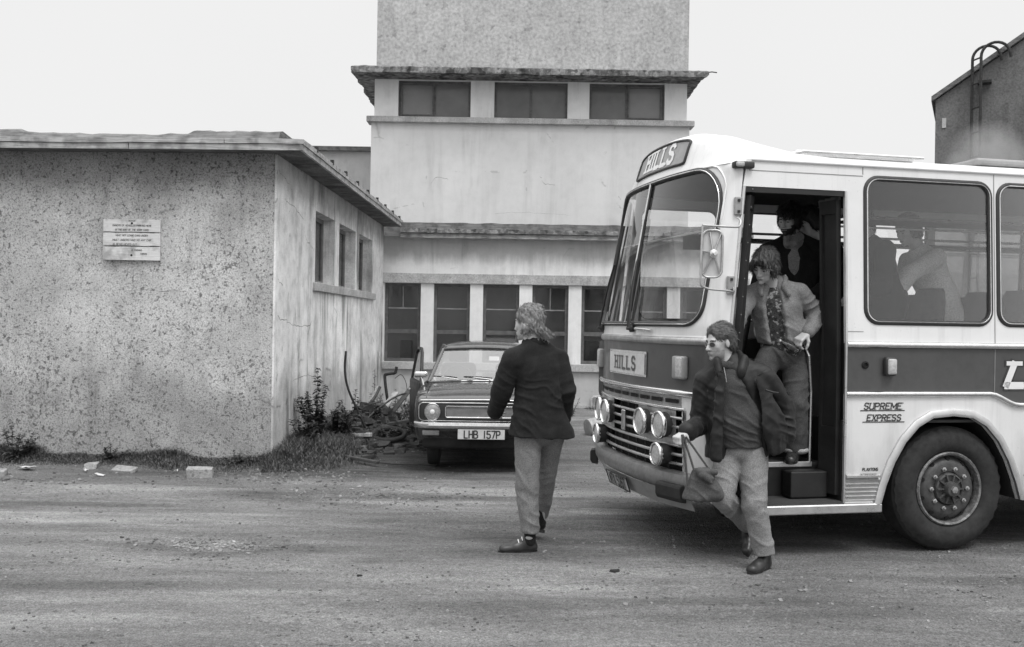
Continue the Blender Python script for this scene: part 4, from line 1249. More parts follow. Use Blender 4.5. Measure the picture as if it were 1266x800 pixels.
MB().plate([(.38, 2.815), (1.30, 2.815), (1.30, 2.82), (.38, 2.82)], [], lambda a, z, d: nside(a, z, -.0015 - d), .001).build('panel_seam', MT['seam'], CO)
MB().plate([(1.165, 1.66), (1.30, 1.66), (1.30, 1.664), (1.165, 1.664)], [], lambda a, z, d: nside(a, z, -.0015 - d), .001).build('panel_seam', MT['seam'], CO)
rv = MB()
for i in range(17):
    rv.lathe([(.005, 0), (.0035, .003), (.001, .0035)], Matrix.Translation((.262 + .1*(.45 + .13*i - 1.05), -.001 + tum(.60 + .13*i), .60 + .13*i)) @ Matrix.Rotation(PI/2, 4, 'X'), 6)
rvo = rv.build('jamb_rivet', MT['seam'], CO); rvo['kind'] = 'stuff'
rv = MB()
for i in range(46):
    for z in (.415, .575):
        if 2.66 + i*.1 < 7: rv.lathe([(.005, 0), (.0035, .003), (.001, .0035)], Matrix.Translation((2.70 + i*.09, -.001, z)) @ Matrix.Rotation(PI/2, 4, 'X'), 6)
rvo = rv.build('panel_rivet', MT['seam'], CO); rvo['kind'] = 'stuff'
# ribbed skirt between door and wheel
sk = MB()
zz = []
for i in range(6):
    z = .395 + i * .03
    zz += [(z, -.004), (z + .022, -.012), (z + .028, -.002)]
sk.loft([[(s, d, z) for z, d in zz] for s in (1.165, 1.455)], closed_u=False, cap=False)
sk.build('skirt_panel', MT['aluminium'], CO)
MB().loft([[(s, -.002, .575), (s, -.03, .585), (s, -.03, .60), (s, -.002, .615)] for s in (1.165, 1.44)]).build('skirt_trim', MT['chrome'], CO)
at_ = MB(); rings = []
ctr = Vector((2.05, .45))
for a, b in arch:
    d = (Vector((a, b)) - ctr).normalized() * .055
    rings.append([(a, -.002, b), (a, -.028, b), (a + d.x*.5, -.034, b + d.y*.5), (a + d.x, -.02, b + d.y), (a + d.x, .002, b + d.y)])
at_.loft(rings); at_.build('arch_trim', MT['aluminium'], CO, smooth=45)
m = MB(); m.loft([[(a, .035, b), (a, .75, b)] for a, b in arch], closed_u=False, cap=False)
m.box((1.4, .75, .39), (2.7, .76, 1.05)); m.build('wheel_well', MT['black_void'], CO)
MB().box((.05, .62, .42), (10.4, 2.35, .46)).box((1.0, .9, .30), (1.5, 1.5, .42)).build('chassis', MT['black_void'], CO)
MB().lathe([(.001, -.40), (.13, -.39), (.15, -.33), (.15, .33), (.13, .39), (.001, .40)], Matrix.Translation((1.0, .95, .27)) @ Matrix.Rotation(PI/2, 4, 'Y'), 18).build('air_tank', MT['black_trim_shade'], CO, smooth=40)
# ---- wheels
def wheel(s, t, steer=1, full=True):
    M = Matrix.Translation((s, t, .475)) @ Matrix.Rotation(PI/2 * steer, 4, 'X')
    r_ = empty('wheel'); r_.parent = CO
    ty = MB(); n_ = 72; rings = []
    prof = [(.27, -.02), (.285, .0), (.30, .018), (.34, .032), (.39, .034), (.425, .022), (.45, .004), (.466, -.008), (.468, -.016), (.472, -.03), (.472, -.21), (.45, -.24), (.30, -.24)]
    for k_ in range(n_):
        q = 2*PI*k_/n_
        rr_ = []
        for j, (a, h) in enumerate(prof):
            if 6 <= j <= 8 and k_ % 2: a -= .012
            rr_.append(M @ Vector((a*math.cos(q), a*math.sin(q), h)))
        rings.append(rr_)
    ty.loft(rings + rings[:1], closed_u=False, cap=False)
    ty.build('tyre', MT['tyre'], r_, smooth=35)
    if not full:
        MB().lathe([(.27, -.02), (.2, -.06), (.001, -.06)], M, 24).build('rim', MT['rim_metal'], r_); return
    MB().lathe([(.272, -.02), (.282, .006), (.272, .018), (.258, .012), (.252, -.012), (.250, -.05)], M, 56, cap=False).build('rim', MT['rim_metal'], r_, smooth=45)
    dsk = MB().lathe([(.252, -.055), (.235, -.045), (.215, -.012), (.185, .0), (.13, -.006), (.125, -.02)], M, 56, cap=False).build('disc', MT['hub_paint'], r_, smooth=40)
    for k_ in range(10):
        q = 2*PI*(k_ + .5)/10
        Mk = M @ Matrix.Translation((.224*math.cos(q), .224*math.sin(q), -.022)) @ Matrix.Rotation(q, 4, 'Z')
        MB().lathe([(.001, .008), (.016, .008), (.017, .0), (.017, -.01)], Mk @ Matrix.Rotation(R(28), 4, 'Y'), 12).build('vent_hole', MT['black_void'], dsk)
    for k_ in range(10):
        q = 2*PI*k_/10
        Mk = M @ Matrix.Translation((.155*math.cos(q), .155*math.sin(q), -.004))
        MB().lathe([(.018, 0), (.018, .016), (.010, .018), (.009, .032), (.001, .034)], Mk, 6).build('wheel_nut', MT['dull_metal'], dsk)
    hb = MB().lathe([(.125, -.02), (.118, .012), (.105, .018), (.10, .006), (.06, .004), (.055, .05), (.05, .062), (.001, .066)], M, 40, cap=False)
    for k_ in range(10):
        q = 2*PI*k_/10
        hb.box((.05, -.006, .0), (.115, .006, .026), M @ Matrix.Rotation(q, 4, 'Z'))
    hb.build('hub', MT['hub_paint'], r_, smooth=40)
    MB().lathe([(.03, .06), (.026, .078), (.001, .08)], M, 6).build('hub_cap', MT['dull_metal'], r_)
wheel(2.08, .055); wheel(2.08, 2.38, -1, False); wheel(7.4, .055); wheel(7.4, 2.38, -1, False)
# ---- mirror on its bracket, wipers
mr = empty('mirror'); mr.parent = CO
C0 = Vector((.03, -.12, 2.19))
ax_, ay_ = Vector((.93, -.30, 0)).normalized(), Vector((.02, .0, 1)).normalized()
lp_ = [C0 + ax_*a + ay_*b for a, b in rrect(-.070, -.165, .070, .165, .05, 6)]
MB().tube(lp_, .008, 8, closed=True).build('mirror_frame', MT['dull_metal'], mr, smooth=60)
m = MB(); m.add([p + Vector((0, .008, 0)) for p in lp_], [tuple(range(len(lp_)))]); m.build('mirror_back', MT['plate_light'], mr)
for a, b in ((-.06, -.15), (.06, -.15), (.06, .15), (-.02, .15), (-.075, .02)):
    MB().tube([C0 + Vector((0, -.02, 0)), C0 + ax_*a + ay_*b], .007, 6).build('spoke', MT['dull_metal'], mr)
MB().lathe([(.03, 0), (.03, .03), (.014, .035), (.012, .05), (.001, .05)], Matrix.Translation(C0) @ Matrix.Rotation(PI/2, 4, 'X'), 16).build('clamp', MT['chrome'], mr)
MB().tube(smooth_path([(.27, -.02, 2.46), (.27, -.06, 2.44), (.25, -.09, 2.40), (.20, -.11, 2.385), (-.05, -.13, 2.385)]), .008, 8).build('arm', MT['dull_metal'], mr, smooth=60)
MB().tube(smooth_path([(.245, -.02, 1.96), (.22, -.07, 1.93), (.16, -.10, 1.935), (-.02, -.13, 1.95), (-.06, -.135, 2.02), (-.05, -.13, 2.38)]), .008, 8).build('arm', MT['dull_metal'], mr, smooth=60)
def wiper(pa, dirp):
    w = MB().lathe([(.03, 0), (.03, .03), (.012, .04), (.012, .06), (.001, .06)], face(pa, 1.655, .01), 12).build('wiper', MT['black_trim_shade'], CO)
    for k_ in (0, .012):
        MB().tube([front(pa + k_, 1.66, .05), front(pa + dirp*.5 + k_, 1.95, .05), front(pa + dirp, 2.22, .035)], .008, 6).build('arm', MT['black_trim_shade'], w)
    MB().tube([front(pa + dirp + .002 + f*dirp*.45, 1.80 + .78*(f+.5)*.98, .016) for f in (-.5, -.25, 0, .25, .5)], .010, 6).build('blade', MT['rubber'], w)
wiper(.43, .045); wiper(.80, -.06)
MB().tube([front(.40, 1.655, .03), front(.30, 1.645, .02)], .01, 6).build('washer_jet', MT['aluminium'], CO)
# ================================================================ PARKED CAR (nose towards the yard, local y runs back from the bumper)
CA = empty('parked_car', (-.28, 11.0, .03), R(1.5), 'dark old saloon car parked nose out before the long block, driver door ajar', 'car')
def sect(yc, zb, zt, hw, crown, r_, nx=9, tuck=.06):
    """half body section mirrored: sill, bulging flank, shoulder, crowned top"""
    h = [(hw - tuck, zb), (hw - tuck*.35, zb + (zt-zb)*.22), (hw, zb + (zt-zb)*.55), (hw - .012, zt - r_*1.2), (hw - r_*.35, zt - r_*.35), (hw - r_*1.2, zt)]
    top = [((hw - r_*1.2) * (1 - i/4), zt + crown * (1 - (1 - i/4)**2)) for i in range(1, 5)]
    right = h + top
    return [Vector((x, yc, z)) for x, z in right] + [Vector((-x, yc, z)) for x, z in reversed(right[:-1])]
st = [(.10, .36, .775, .765, .010, .05), (.13, .32, .80, .785, .016, .055), (.22, .28, .825, .80, .022, .06), (.60, .25, .865, .81, .032, .07), (1.10, .25, .895, .815, .034, .08), (1.30, .25, .905, .815, .034, .08), (1.6, .25, .90, .815, .03, .07), (2.6, .25, .90, .81, .03, .07), (3.4, .27, .90, .80, .03, .08), (4.0, .32, .88, .77, .03, .09), (4.2, .40, .84, .74, .02, .08)]
m = MB(); m.loft([sect(*q) for q in st]); m.build('car_body', MT['car_paint'], CA, smooth=42)
# cabin: pillars and roof
def cab(y, z, hw): return [Vector((s*hw, y, z)) for s in (1, -1)]
rf = MB(); rings = []
for y, z, hw, cr in ((1.92, 1.305, .555, .025), (1.97, 1.335, .565, .035), (2.15, 1.355, .575, .042), (2.6, 1.365, .58, .045), (2.95, 1.34, .565, .04), (3.05, 1.30, .55, .03)):
    rings.append([Vector((hw*math.cos(PI*i/14)*1.0, y, z - .05*abs(math.cos(PI*i/14))**6 + cr*math.sin(PI*i/14))) for i in range(15)])
rf.loft(rings, closed_u=False, cap=False)
RF = rf.build('car_roof', MT['car_paint'], CA, smooth=60)
fr = MB()
wl_, wr_ = [(-.70, 1.26, .905), (-.555, 1.93, 1.300)], [(.70, 1.26, .905), (.555, 1.93, 1.300)]
for a, b in (wl_, wr_): fr.tube([a, b], [.030, .024], 8)
fr.tube([(-.555 + 1.11*i/8, 1.93 - .012*math.sin(PI*i/8), 1.305 + .022*math.sin(PI*i/8)) for i in range(9)], .020, 8)
fr.tube([(-.70 + 1.40*i/8, 1.26 - .06*math.sin(PI*i/8), .908 + .03*math.sin(PI*i/8)) for i in range(9)], .018, 8)
WS = fr.build('windscreen', MT['car_paint'], CA, smooth=50)
g = MB(); g.loft([[Vector((-.68 + 1.36*i/10 + (.145*(1 - 2*i/10))*j, 1.265 - .06*math.sin(PI*i/10)*(1-j) + .665*j, .915 + .03*math.sin(PI*i/10) + .385*j - .008*math.sin(PI*i/10)*j)) for j in (0, .25, .5, .75, 1)] for i in range(11)], closed_u=False, cap=False)
g.build('pane', MT['car_glass'], WS, smooth=70)
MB().tube([(-.685 + 1.37*i/10, 1.25 - .06*math.sin(PI*i/10), .915 + .03*math.sin(PI*i/10)) for i in range(11)], .006, 5).tube([(-.69, 1.255, .915), (-.55, 1.925, 1.30)], .007, 5).tube([(.69, 1.255, .915), (.55, 1.925, 1.30)], .007, 5).build('screen_trim', MT['chrome'], WS)
MB().add([(.04 + .13*x, 1.66 + .10*z, 1.175 + .05*z) for x, z in ((0,0),(1,0),(1,1),(0,1))], [(0,1,2,3)]).build('tax_disc', MT['paper'], WS)
for s in (-1, 1):
    MB().tube([(s*.57, 3.0, 1.30), (s*.72, 3.5, .90)], .035, 8).tube([(s*.72, 2.35, .90), (s*.575, 2.35, 1.33)], .022, 8).tube([(s*.555, 1.93, 1.31), (s*.575, 2.4, 1.345), (s*.555, 3.0, 1.31)], .02, 8).build('pillar', MT['car_paint'], CA)
MB().add([(-.55, 3.02, 1.29), (.55, 3.02, 1.29), (.70, 3.45, .92), (-.70, 3.45, .92)], [(0,1,2,3)]).build('rear_window', MT['car_glass'], CA)
MB().rbox((-.62, 1.35, .70), (.62, 1.62, .90), .04, 2).build('dashboard', MT['interior_dark'], CA, smooth=50)
for x in (-.36, .36):
    o = MB().rbox((x-.23, 2.15, .80), (x+.23, 2.32, 1.12), .06, 3).build('seat', MT['seat_cloth'], CA, smooth=60)
    MB().rbox((x-.13, 2.18, 1.13), (x+.13, 2.27, 1.27), .04, 3).build('headrest', MT['seat_cloth'], o, smooth=60)
MB().tube([Vector((-.36, 1.70, .93)) + Vector((math.cos(q)*.19, math.sin(q)*.08, math.sin(q)*.17)) for q in [2*PI*i/22 for i in range(22)]], .012, 6, closed=True).build('steering_wheel', MT['black_trim_shade'], CA)
# nose: dark panel with bright surround, grille and round lamps
MB().rbox((-.745, .055, .555), (.745, .16, .765), .035, 3).build('front_panel', MT['black_trim_shade'], CA, smooth=50)
def ring(name, x0, z0, x1, z1, r_, y, rad, mat, parent):
    return MB().tube([(a, y, b) for a, b in rrect(x0, z0, x1, z1, r_, 4)], rad, 6, closed=True).build(name, mat, parent, smooth=60)
GP = ring('front_surround', -.735, .562, .735, .757, .05, .055, .008, MT['chrome'], CA)
gr = ring('grille', -.44, .598, .44, .722, .02, .045, .009, MT['chrome'], CA)
for i in range(9):
    z = .611 + i*.0125
    MB().box((-.43, .050, z-.0035), (.43, .062, z+.0035)).build('grille_bar', MT['grey_paint'], gr)
for s in (-1, 1):
    M = Matrix.Translation((s*.585, .06, .66)) @ Matrix.Rotation(PI/2, 4, 'X')
    o = MB().lathe([(.095, -.02), (.098, .012), (.090, .022), (.084, .012)], M, 28, cap=False).build('headlight', MT['chrome'], CA, smooth=50)
    MB().lathe([(.086, .010), (.07, .022), (.04, .030), (.001, .033)], M, 28, cap=False).build('lens', MT['car_lamp'], o, smooth=70)
    MB().lathe([(.03, .028), (.02, .036), (.001, .037)], M, 16, cap=False).build('bulb_glint', MT['letter_white'], o, smooth=70)
    MB().rbox((s*.60-.095, .045, .395), (s*.60+.095, .10, .455), .012, 2).build('side_lamp', MT['lamp_amber'], CA, smooth=50)
bp = MB(); rings = []
for i in range(25):
    f = -1 + 2*i/24; x = f*.79
    y = .0 + .10*max(0, (abs(f) - .80)/.20)**2
    rings.append([(x, y+.05, .475), (x, y+.005, .48), (x, y-.012, .51), (x, y-.004, .545), (x, y+.015, .553), (x, y+.05, .55)])
bp.loft(rings); bp.build('bumper', MT['chrome'], CA, smooth=40)
MB().rbox((-.70, .10, .24), (.70, .30, .48), .04, 2).build('shaded_apron', MT['black_void'], CA, smooth=50)  # deep shade below the bumper, put in as a near-black front
NPC = MB().box((-.26 - .04, .004, .362), (.26 - .04, .014, .472)).build('number_plate', MT['plate_light'], CA, bevel=.003)
for tx, dx in (('LHB', -.155), ('157P', .075)):
    lt = MB(); lettering(lt, tx, lambda a, b, d: (a + dx, .0035 - d, .377 + b), .079, .014, .22, .80); lt.build('lettering', MT['letter_dark'], NPC)
for x in (-.59, .59):
    for y in (.70, 3.3):
        w = empty('wheel'); w.parent = CA
        s = 1 if x > 0 else -1
        M = Matrix.Translation((x, y, .275)) @ Matrix.Rotation(PI/2*s, 4, 'Y')
        MB().lathe([(.19, .06), (.22, .075), (.275, .07), (.295, .04), (.298, 0), (.295, -.06), (.19, -.08)], M, 36).build('tyre', MT['tyre'], w, smooth=45)
        MB().lathe([(.19, .06), (.15, .045), (.05, .055), (.001, .06)], M, 24, cap=False).build('rim', MT['rim_metal'], w, smooth=45)
MB().box((-.66, .3, .22), (.66, 4.0, .30)).build('underside', MT['black_void'], CA)
# wipers, bonnet shut line, chrome strip, mirror
for x0, x1 in ((-.33, -.60), (.10, -.22)):
    o = MB().tube([(x0, 1.14, .955), (x0 - .08, 1.20, .965), (x1, 1.30, .985)], .006, 6).build('wiper', MT['chrome'], CA)
    MB().tube([(x0 - .02, 1.22, .975), ((x0+x1)/2, 1.255, .985), (x1 - .05, 1.30, .985)], .007, 5).build('blade', MT['rubber'], o)
for s in (-1, 1):
    MB().tube([(s*.66, .14, .808), (s*.665, .6, .878), (s*.655, 1.2, .916)], .004, 5).build('bonnet_seam', MT['black_void'], CA)
MB().tube([(-.72, .105, .782), (0, .092, .795), (.72, .105, .782)], .006, 5).build('bonnet_lip', MT['chrome'], CA)
mi = MB().tube([(-.745, .98, .895), (-.765, 1.0, .97), (-.79, 1.01, 1.0)], .009, 6).build('wing_mirror', MT['chrome'], CA)
MB().rbox((-.86, .985, .985), (-.70, 1.03, 1.055), .020, 3).build('mirror_shell', MT['chrome'], mi, smooth=60)
# driver door standing open, its shade put into near-black instead of car paint
dr = empty('door'); dr.parent = CA; dr.location = (-.80, 1.50, 0); dr.rotation_euler = (0, 0, R(11))
dm = MB().rbox((-.035, 0, .30), (.03, 1.02, .90), .03, 2); dm.build('door_panel', MT['black_trim_shade'], dr, smooth=50)
MB().tube([(0, .06, .88), (.06, .46, 1.25), (.07, .60, 1.30), (.075, .90, 1.30), (.06, .99, 1.24), (0, 1.0, .88)], .022, 8).build('window_frame', MT['black_trim_shade'], dr, smooth=50)
MB().add([(0, .08, .90), (.06, .47, 1.24), (.075, .90, 1.28), (.055, .98, 1.22), (0, .98, .90)], [(0,1,2,3,4)]).build('pane', MT['dark_pane'], dr)
MB().rbox((-.06, .80, .74), (-.03, .92, .77), .008, 2).build('handle', MT['chrome'], dr)
# ================================================================ PEOPLE: distance-field modelling, meshed with surface nets
def seg_d(P, a, b, ra, rb):
    a = np.array(a, np.float32); b = np.array(b, np.float32)
    ab = b - a; L = float(ab @ ab) or 1e-9
    t = np.clip(((P - a) @ ab) / L, 0, 1)
    d = P - a - t[..., None] * ab
    return np.sqrt((d * d).sum(-1)) - (ra + (rb - ra) * t)
def ell_d(P, c, r, M=None):
    q = P - np.array(c, np.float32)
    if M is not None: q = q @ np.array(M, np.float32)       # columns of M are the local axes
    r = np.array(r, np.float32)
    k0 = np.sqrt(((q / r) ** 2).sum(-1)); k1 = np.sqrt(((q / (r * r)) ** 2).sum(-1)) + 1e-9
    return k0 * (k0 - 1) / k1

class SDF:
    """prims: cap (tapered limb, may be flattened along a direction), ell, and cuts"""
    def __init__(self, h, k=.03): self.h, self.k, self.pr = h, k, []
    def cap(self, a, b, ra, rb=None, flat=None, k=None, op='add'):
        self.pr.append(('cap', op, a, b, ra, ra if rb is None else rb, flat, k)); return self
    def ell(self, c, r, M=None, k=None, op='add'):
        self.pr.append(('ell', op, c, r, M, None, None, k)); return self
    def path(self, pts, rr, flat=None, k=None):
        for i in range(len(pts) - 1): self.cap(pts[i], pts[i+1], rr[i], rr[i+1], flat, k)
        return self
    def plane(self, c, n, rad):      # removes what lies on the side n points to, within rad of c
        self.pr.append(('plane', 'sub', c, Vector(n).normalized(), rad, None, None, None)); return self
    def bounds(self, p):
        kind = p[0]
        if kind == 'cap':
            a, b = np.array(p[2]), np.array(p[3]); r = max(p[4], p[5])
            f = 1.0 if p[6] is None else max(1.0, p[6][1])
            return np.minimum(a, b) - r*f, np.maximum(a, b) + r*f
        if kind == 'ell':
            r = max(p[3]); c = np.array(p[2]); return c - r, c + r
        c = np.array(p[2]); return c - p[4], c + p[4]
    def field(self):
        h = self.h
        bs = [self.bounds(p) for p in self.pr if p[1] == 'add']
        lo = np.min([b[0] for b in bs], 0) - 4*h; hi = np.max([b[1] for b in bs], 0) + 4*h
        n = np.ceil((hi - lo) / h).astype(int) + 1
        D = np.full(n, .2, np.float32)
        for p in self.pr:
            b0, b1 = self.bounds(p)
            k = self.k if p[7] is None else p[7]
            mg = k * 1.5 + 3*h
            i0 = np.maximum(np.floor((b0 - mg - lo) / h).astype(int), 0); i1 = np.minimum(np.ceil((b1 + mg - lo) / h).astype(int) + 1, n)
            if (i1 <= i0).any(): continue
            ax = [lo[q] + h*np.arange(i0[q], i1[q], dtype=np.float32) for q in range(3)]
            P = np.stack(np.meshgrid(*ax, indexing='ij'), -1).astype(np.float32)
            S = tuple(slice(i0[q], i1[q]) for q in range(3))
            if p[0] == 'cap':
                a, b = p[2], p[3]
                if p[6] is not None:
                    dr, f = np.array(Vector(p[6][0]).normalized(), np.float32), p[6][1]
                    o = np.array(a, np.float32)
                    sc = lambda X: X + ((X - o) @ dr)[..., None] * dr * (1/f - 1)
                    d = seg_d(sc(P), sc(np.array(a, np.float32)), sc(np.array(b, np.float32)), p[4], p[5])
                    if f < 1: d = d * f
                else: d = seg_d(P, a, b, p[4], p[5])
            elif p[0] == 'ell': d = ell_d(P, p[2], p[3], p[4])
            else:
                q = P - np.array(p[2], np.float32)
                d = np.maximum(-(q @ np.array(p[3], np.float32)), np.sqrt((q*q).sum(-1)) - p[4])
            if p[1] == 'add':
                g = D[S]
                hh = np.clip(.5 + .5*(g - d)/max(k, 1e-5), 0, 1)
                D[S] = g*(1-hh) + d*hh - max(k, 1e-5)*hh*(1-hh)
            else:
                g = D[S]; e = -d
                hh = np.clip(.5 - .5*(g - e)/max(k, 1e-5), 0, 1) if p[0] != 'plane' else None
                D[S] = np.maximum(g, e) if hh is None else g*(1-hh) + e*hh + max(k, 1e-5)*hh*(1-hh)
        return D, lo
    def mesh(self):
        D, lo = self.field(); h = self.h
        s = D < 0
        c = np.zeros(np.array(D.shape) - 1, np.int8)
        for i in (0, 1):
            for j in (0, 1):
                for k in (0, 1): c += s[i:D.shape[0]-1+i, j:D.shape[1]-1+j, k:D.shape[2]-1+k]
        act = (c > 0) & (c < 8)
        co = np.argwhere(act)
        idx = np.full(act.shape, -1, np.int64); idx[act] = np.arange(len(co))
        acc = np.zeros((len(co), 3), np.float32); cnt = np.zeros(len(co), np.float32)
        cr = [(i, j, k) for i in (0,1) for j in (0,1) for k in (0,1)]
        for A in cr:
            for B in cr:
                if sum(B) - sum(A) == 1 and all(q <= w for q, w in zip(A, B)):
                    va = D[co[:,0]+A[0], co[:,1]+A[1], co[:,2]+A[2]]; vb = D[co[:,0]+B[0], co[:,1]+B[1], co[:,2]+B[2]]
                    m = (va < 0) != (vb < 0)
                    t = np.where(m, va / np.where(m, va - vb, 1), 0)
                    pos = np.array(A, np.float32) + t[:, None]*(np.array(B, np.float32) - np.array(A, np.float32))
                    acc += np.where(m[:, None], pos, 0); cnt += m
        V = lo + h*(co + acc/np.maximum(cnt, 1)[:, None])
        F = []
        for ax in range(3):
            e1, e2 = [(1, 2), (2, 0), (0, 1)][ax]
            sl0 = [slice(1, q-1) for q in D.shape]; sl1 = list(sl0)
            sl0[ax] = slice(0, D.shape[ax]-1); sl1[ax] = slice(1, D.shape[ax])
            a, b = s[tuple(sl0)], s[tuple(sl1)]
            for flip in (False, True):
                w = np.argwhere((a & ~b) if not flip else (~a & b))
                if not len(w): continue
                off = np.ones(3, int); off[ax] = 0
                w = w + off
                d1 = np.zeros(3, int); d1[e1] = 1; d2 = np.zeros(3, int); d2[e2] = 1
                q = [idx[tuple((w - x).T)] for x in (d1 + d2, d2, np.zeros(3, int), d1)]
                f = np.stack(q if not flip else q[::-1], 1)
                F.append(f[(f >= 0).all(1)])
        F = np.concatenate(F)
        return V.astype(np.float64), F

def vnormals(V, F):
    n = np.cross(V[F[:,2]] - V[F[:,0]], V[F[:,3]] - V[F[:,1]])
    N = np.zeros_like(V)
    for i in range(4): np.add.at(N, F[:, i], n)
    return N / (np.linalg.norm(N, axis=1)[:, None] + 1e-12)
def relax(V, F, it=1, w=.5):
    for _ in range(it):
        S = np.zeros_like(V); c = np.zeros(len(V))
        for i in range(4):
            j = (i + 1) % 4
            np.add.at(S, F[:, i], V[F[:, j]]); np.add.at(S, F[:, j], V[F[:, i]])
            np.add.at(c, F[:, i], 1); np.add.at(c, F[:, j], 1)
        V = V*(1-w) + w*S/np.maximum(c, 1)[:, None]
    return V
def np_noise(P, f, seed=0):
    """smooth pseudo-noise from rotated sines, about -1..1"""
    rs = np.random.RandomState(seed); o = np.zeros(len(P))
    for i in range(6):
        d = rs.normal(size=3); d /= np.linalg.norm(d)
        o += np.sin((P @ d) * f * (.7 + .6*rs.rand()) * 6.28 + rs.rand()*6.28 + 1.3*np.sin((P @ rs.normal(size=3)) * f * 3))
    return o / 3.2
def folds(V, N, areas, seed=1, base=.004):
    """cloth: long slack drape everywhere and a few wandering ridges in the areas (centre, radius, fold direction, spacing, height)"""
    U = V * np.array([1, 1, .4])
    d = base*.9*np_noise(U, 3.0, seed) + base*.5*np_noise(V, 5, seed+5) + base*.25*np_noise(V, 11, seed+6)
    for i, (c, r_, ax, sp, am) in enumerate(areas):
        c = np.array(c); ax = np.array(Vector(ax).normalized())
        q = V - c
        m = np.exp(-((q*q).sum(1) / (r_*r_)) ** 1.5)
        gate = np.clip(.5 + 1.1*np_noise(V, 2.6, seed+51+i), 0, 1)
        ph = (q @ ax) / (sp*1.35) * 6.28 + 3.2*np_noise(V, 1.7, seed+11+i) + 1.5*np_noise(V, 4, seed+31+i)
        rd = np.clip(np.cos(ph), -.25, 1) ** 1
        rd = np.where(rd > 0, rd**2.2, rd*.8)
        d += am * .75 * m * gate * rd
    return V + N*d[:, None]
def make_obj(name, V, F, mats, parent, midx=None):
    me = bpy.data.meshes.new(name)
    me.vertices.add(len(V)); me.vertices.foreach_set('co', V.astype(np.float32).ravel())
    me.loops.add(F.size); me.loops.foreach_set('vertex_index', F.astype(np.int32).ravel())
    me.polygons.add(len(F))
    me.polygons.foreach_set('loop_start', np.arange(0, F.size, 4, dtype=np.int32))
    for m in (mats if isinstance(mats, list) else [mats]): me.materials.append(m)
    if midx is not None: me.polygons.foreach_set('material_index', midx.astype(np.int32))
    me.polygons.foreach_set('use_smooth', np.ones(len(F), bool))
    me.update(calc_edges=True); me.validate()
    o = bpy.data.objects.new(name, me); scene.collection.objects.link(o); o.parent = parent
    return o
def garment(name, sdf, mat, parent, areas=(), seed=1, base=.004, smooth=1):
    V, F = sdf.mesh(); V = relax(V, F, smooth)
    V = folds(V, vnormals(V, F), areas, seed, base * 1.15)
    return make_obj(name, V, F, MT[mat], parent)

def frame(fwd, up=(0, 0, 1)):
    x = Vector(fwd).normalized(); z = Vector(up); z = (z - x*z.dot(x)).normalized(); y = z.cross(x)
    return x, y, z
class Head:
    def __init__(self, c, fwd, up=(0, 0, 1), sc=1.0):
        self.c = Vector(c); self.x, self.y, self.z = frame(fwd, up); self.s = sc
        self.M = [[self.x[i], self.y[i], self.z[i]] for i in range(3)]
    def p(self, a, b, c): return tuple(self.c + (self.x*a + self.y*b + self.z*c)*self.s)
    def add(self, S, neck=None):
        s = self.s; E = lambda c, r, k=.02, op='add': S.ell(self.p(*c), [q*s for q in r], self.M, k, op)
        C = lambda a, b, ra, rb, k=.014: S.cap(self.p(*a), self.p(*b), ra*s, rb*s, None, k)
        E((-.018, 0, .035), (.098, .076, .086))
        E((.030, 0, -.035), (.064, .060, .085), .03)
        E((.048, 0, -.082), (.034, .040, .030), .03)
        C((.083, 0, -.104), (.074, 0, -.098), .018, .020)
        C((.076, -.034, .018), (.076, .034, .018), .014, .014)
        for b in (-1, 1):
            E((.060, b*.040, -.022), (.022, .020, .020), .02)
            E((-.008, b*.076, -.010), (.018, .009, .030), .006)
            E((.098, b*.030, -.004), (.016, .019, .012), .010, 'sub')
            E((.072, b*.031, -.006), (.016, .015, .0125), .003)
        C((.086, 0, .006), (.112, 0, -.036), .009, .0125, .010)
        for b in (-1, 1): E((.100, b*.011, -.040), (.012, .008, .008), .006)
        C((.093, -.020, -.066), (.093, .020, -.066), .006, .006, .006); C((.099, -.008, -.065), (.099, .008, -.065), .006, .006, .006)
        C((.093, -.017, -.077), (.093, .017, -.077), .0065, .0065, .006)
        if neck is not None:
            S.cap(self.p(-.025, 0, -.075), neck, .056*s, .060*s, None, .025)
    def local(self, V):
        q = V - np.array(self.c)
        return np.stack([q @ np.array(a) for a in (self.x, self.y, self.z)], 1) / self.s

def hand(S, wrist, d, n, side=1, curl=(.4, .6, .5), L=.185, spread=.10, thumb=.5):
    """d: towards the fingers, n: out of the palm, side: +1 / -1 puts the thumb on one edge"""
    d = Vector(d).normalized(); n = Vector(n); n = (n - d*n.dot(d)).normalized(); w = d.cross(n) * side
    W = Vector(wrist); k = .006
    S.cap(W - d*.01, W + d*.02, .026, .027, (n, .72), .015)
    for i in range(4):      # palm rays
        a = (i - 1.5)
        S.cap(W + d*.015 + w*(-a*.011), W + d*L*.50 + w*(-a*.020), .017, .0125, (n, .9), .012)
    for i, f in enumerate((.90, 1.0, .95, .76)):
        a = i - 1.5
        b0 = W + d*L*.50 + w*(-a*.020)
        dd = (d + w*(-a*spread)).normalized(); ang = 0
        for j, (ln, r0, r1) in enumerate(((.43, .0105, .0095), (.32, .0095, .0085), (.25, .0085, .007))):
            ang += curl[j] * (1 + .12*i)
            v = dd*math.cos(ang) + n*math.sin(ang)
            b1 = b0 + v * (L*.52*f*ln)
            S.cap(b0, b1, r0, r1, None, k); b0 = b1
    t0 = W + d*.03 + w*.022 + n*.006
    t1 = t0 + (d*.6 + w*.75 + n*thumb).normalized()*.040
    t2 = t1 + (d*.9 + w*.25 + n*thumb).normalized()*.032
    t3 = t2 + (d*1.0 - w*.05 + n*thumb*1.1).normalized()*.026
    S.cap(t0, t1, .0165, .0125, None, .010); S.cap(t1, t2, .0120, .0105, None, k); S.cap(t2, t3, .0105, .0085, None, k)

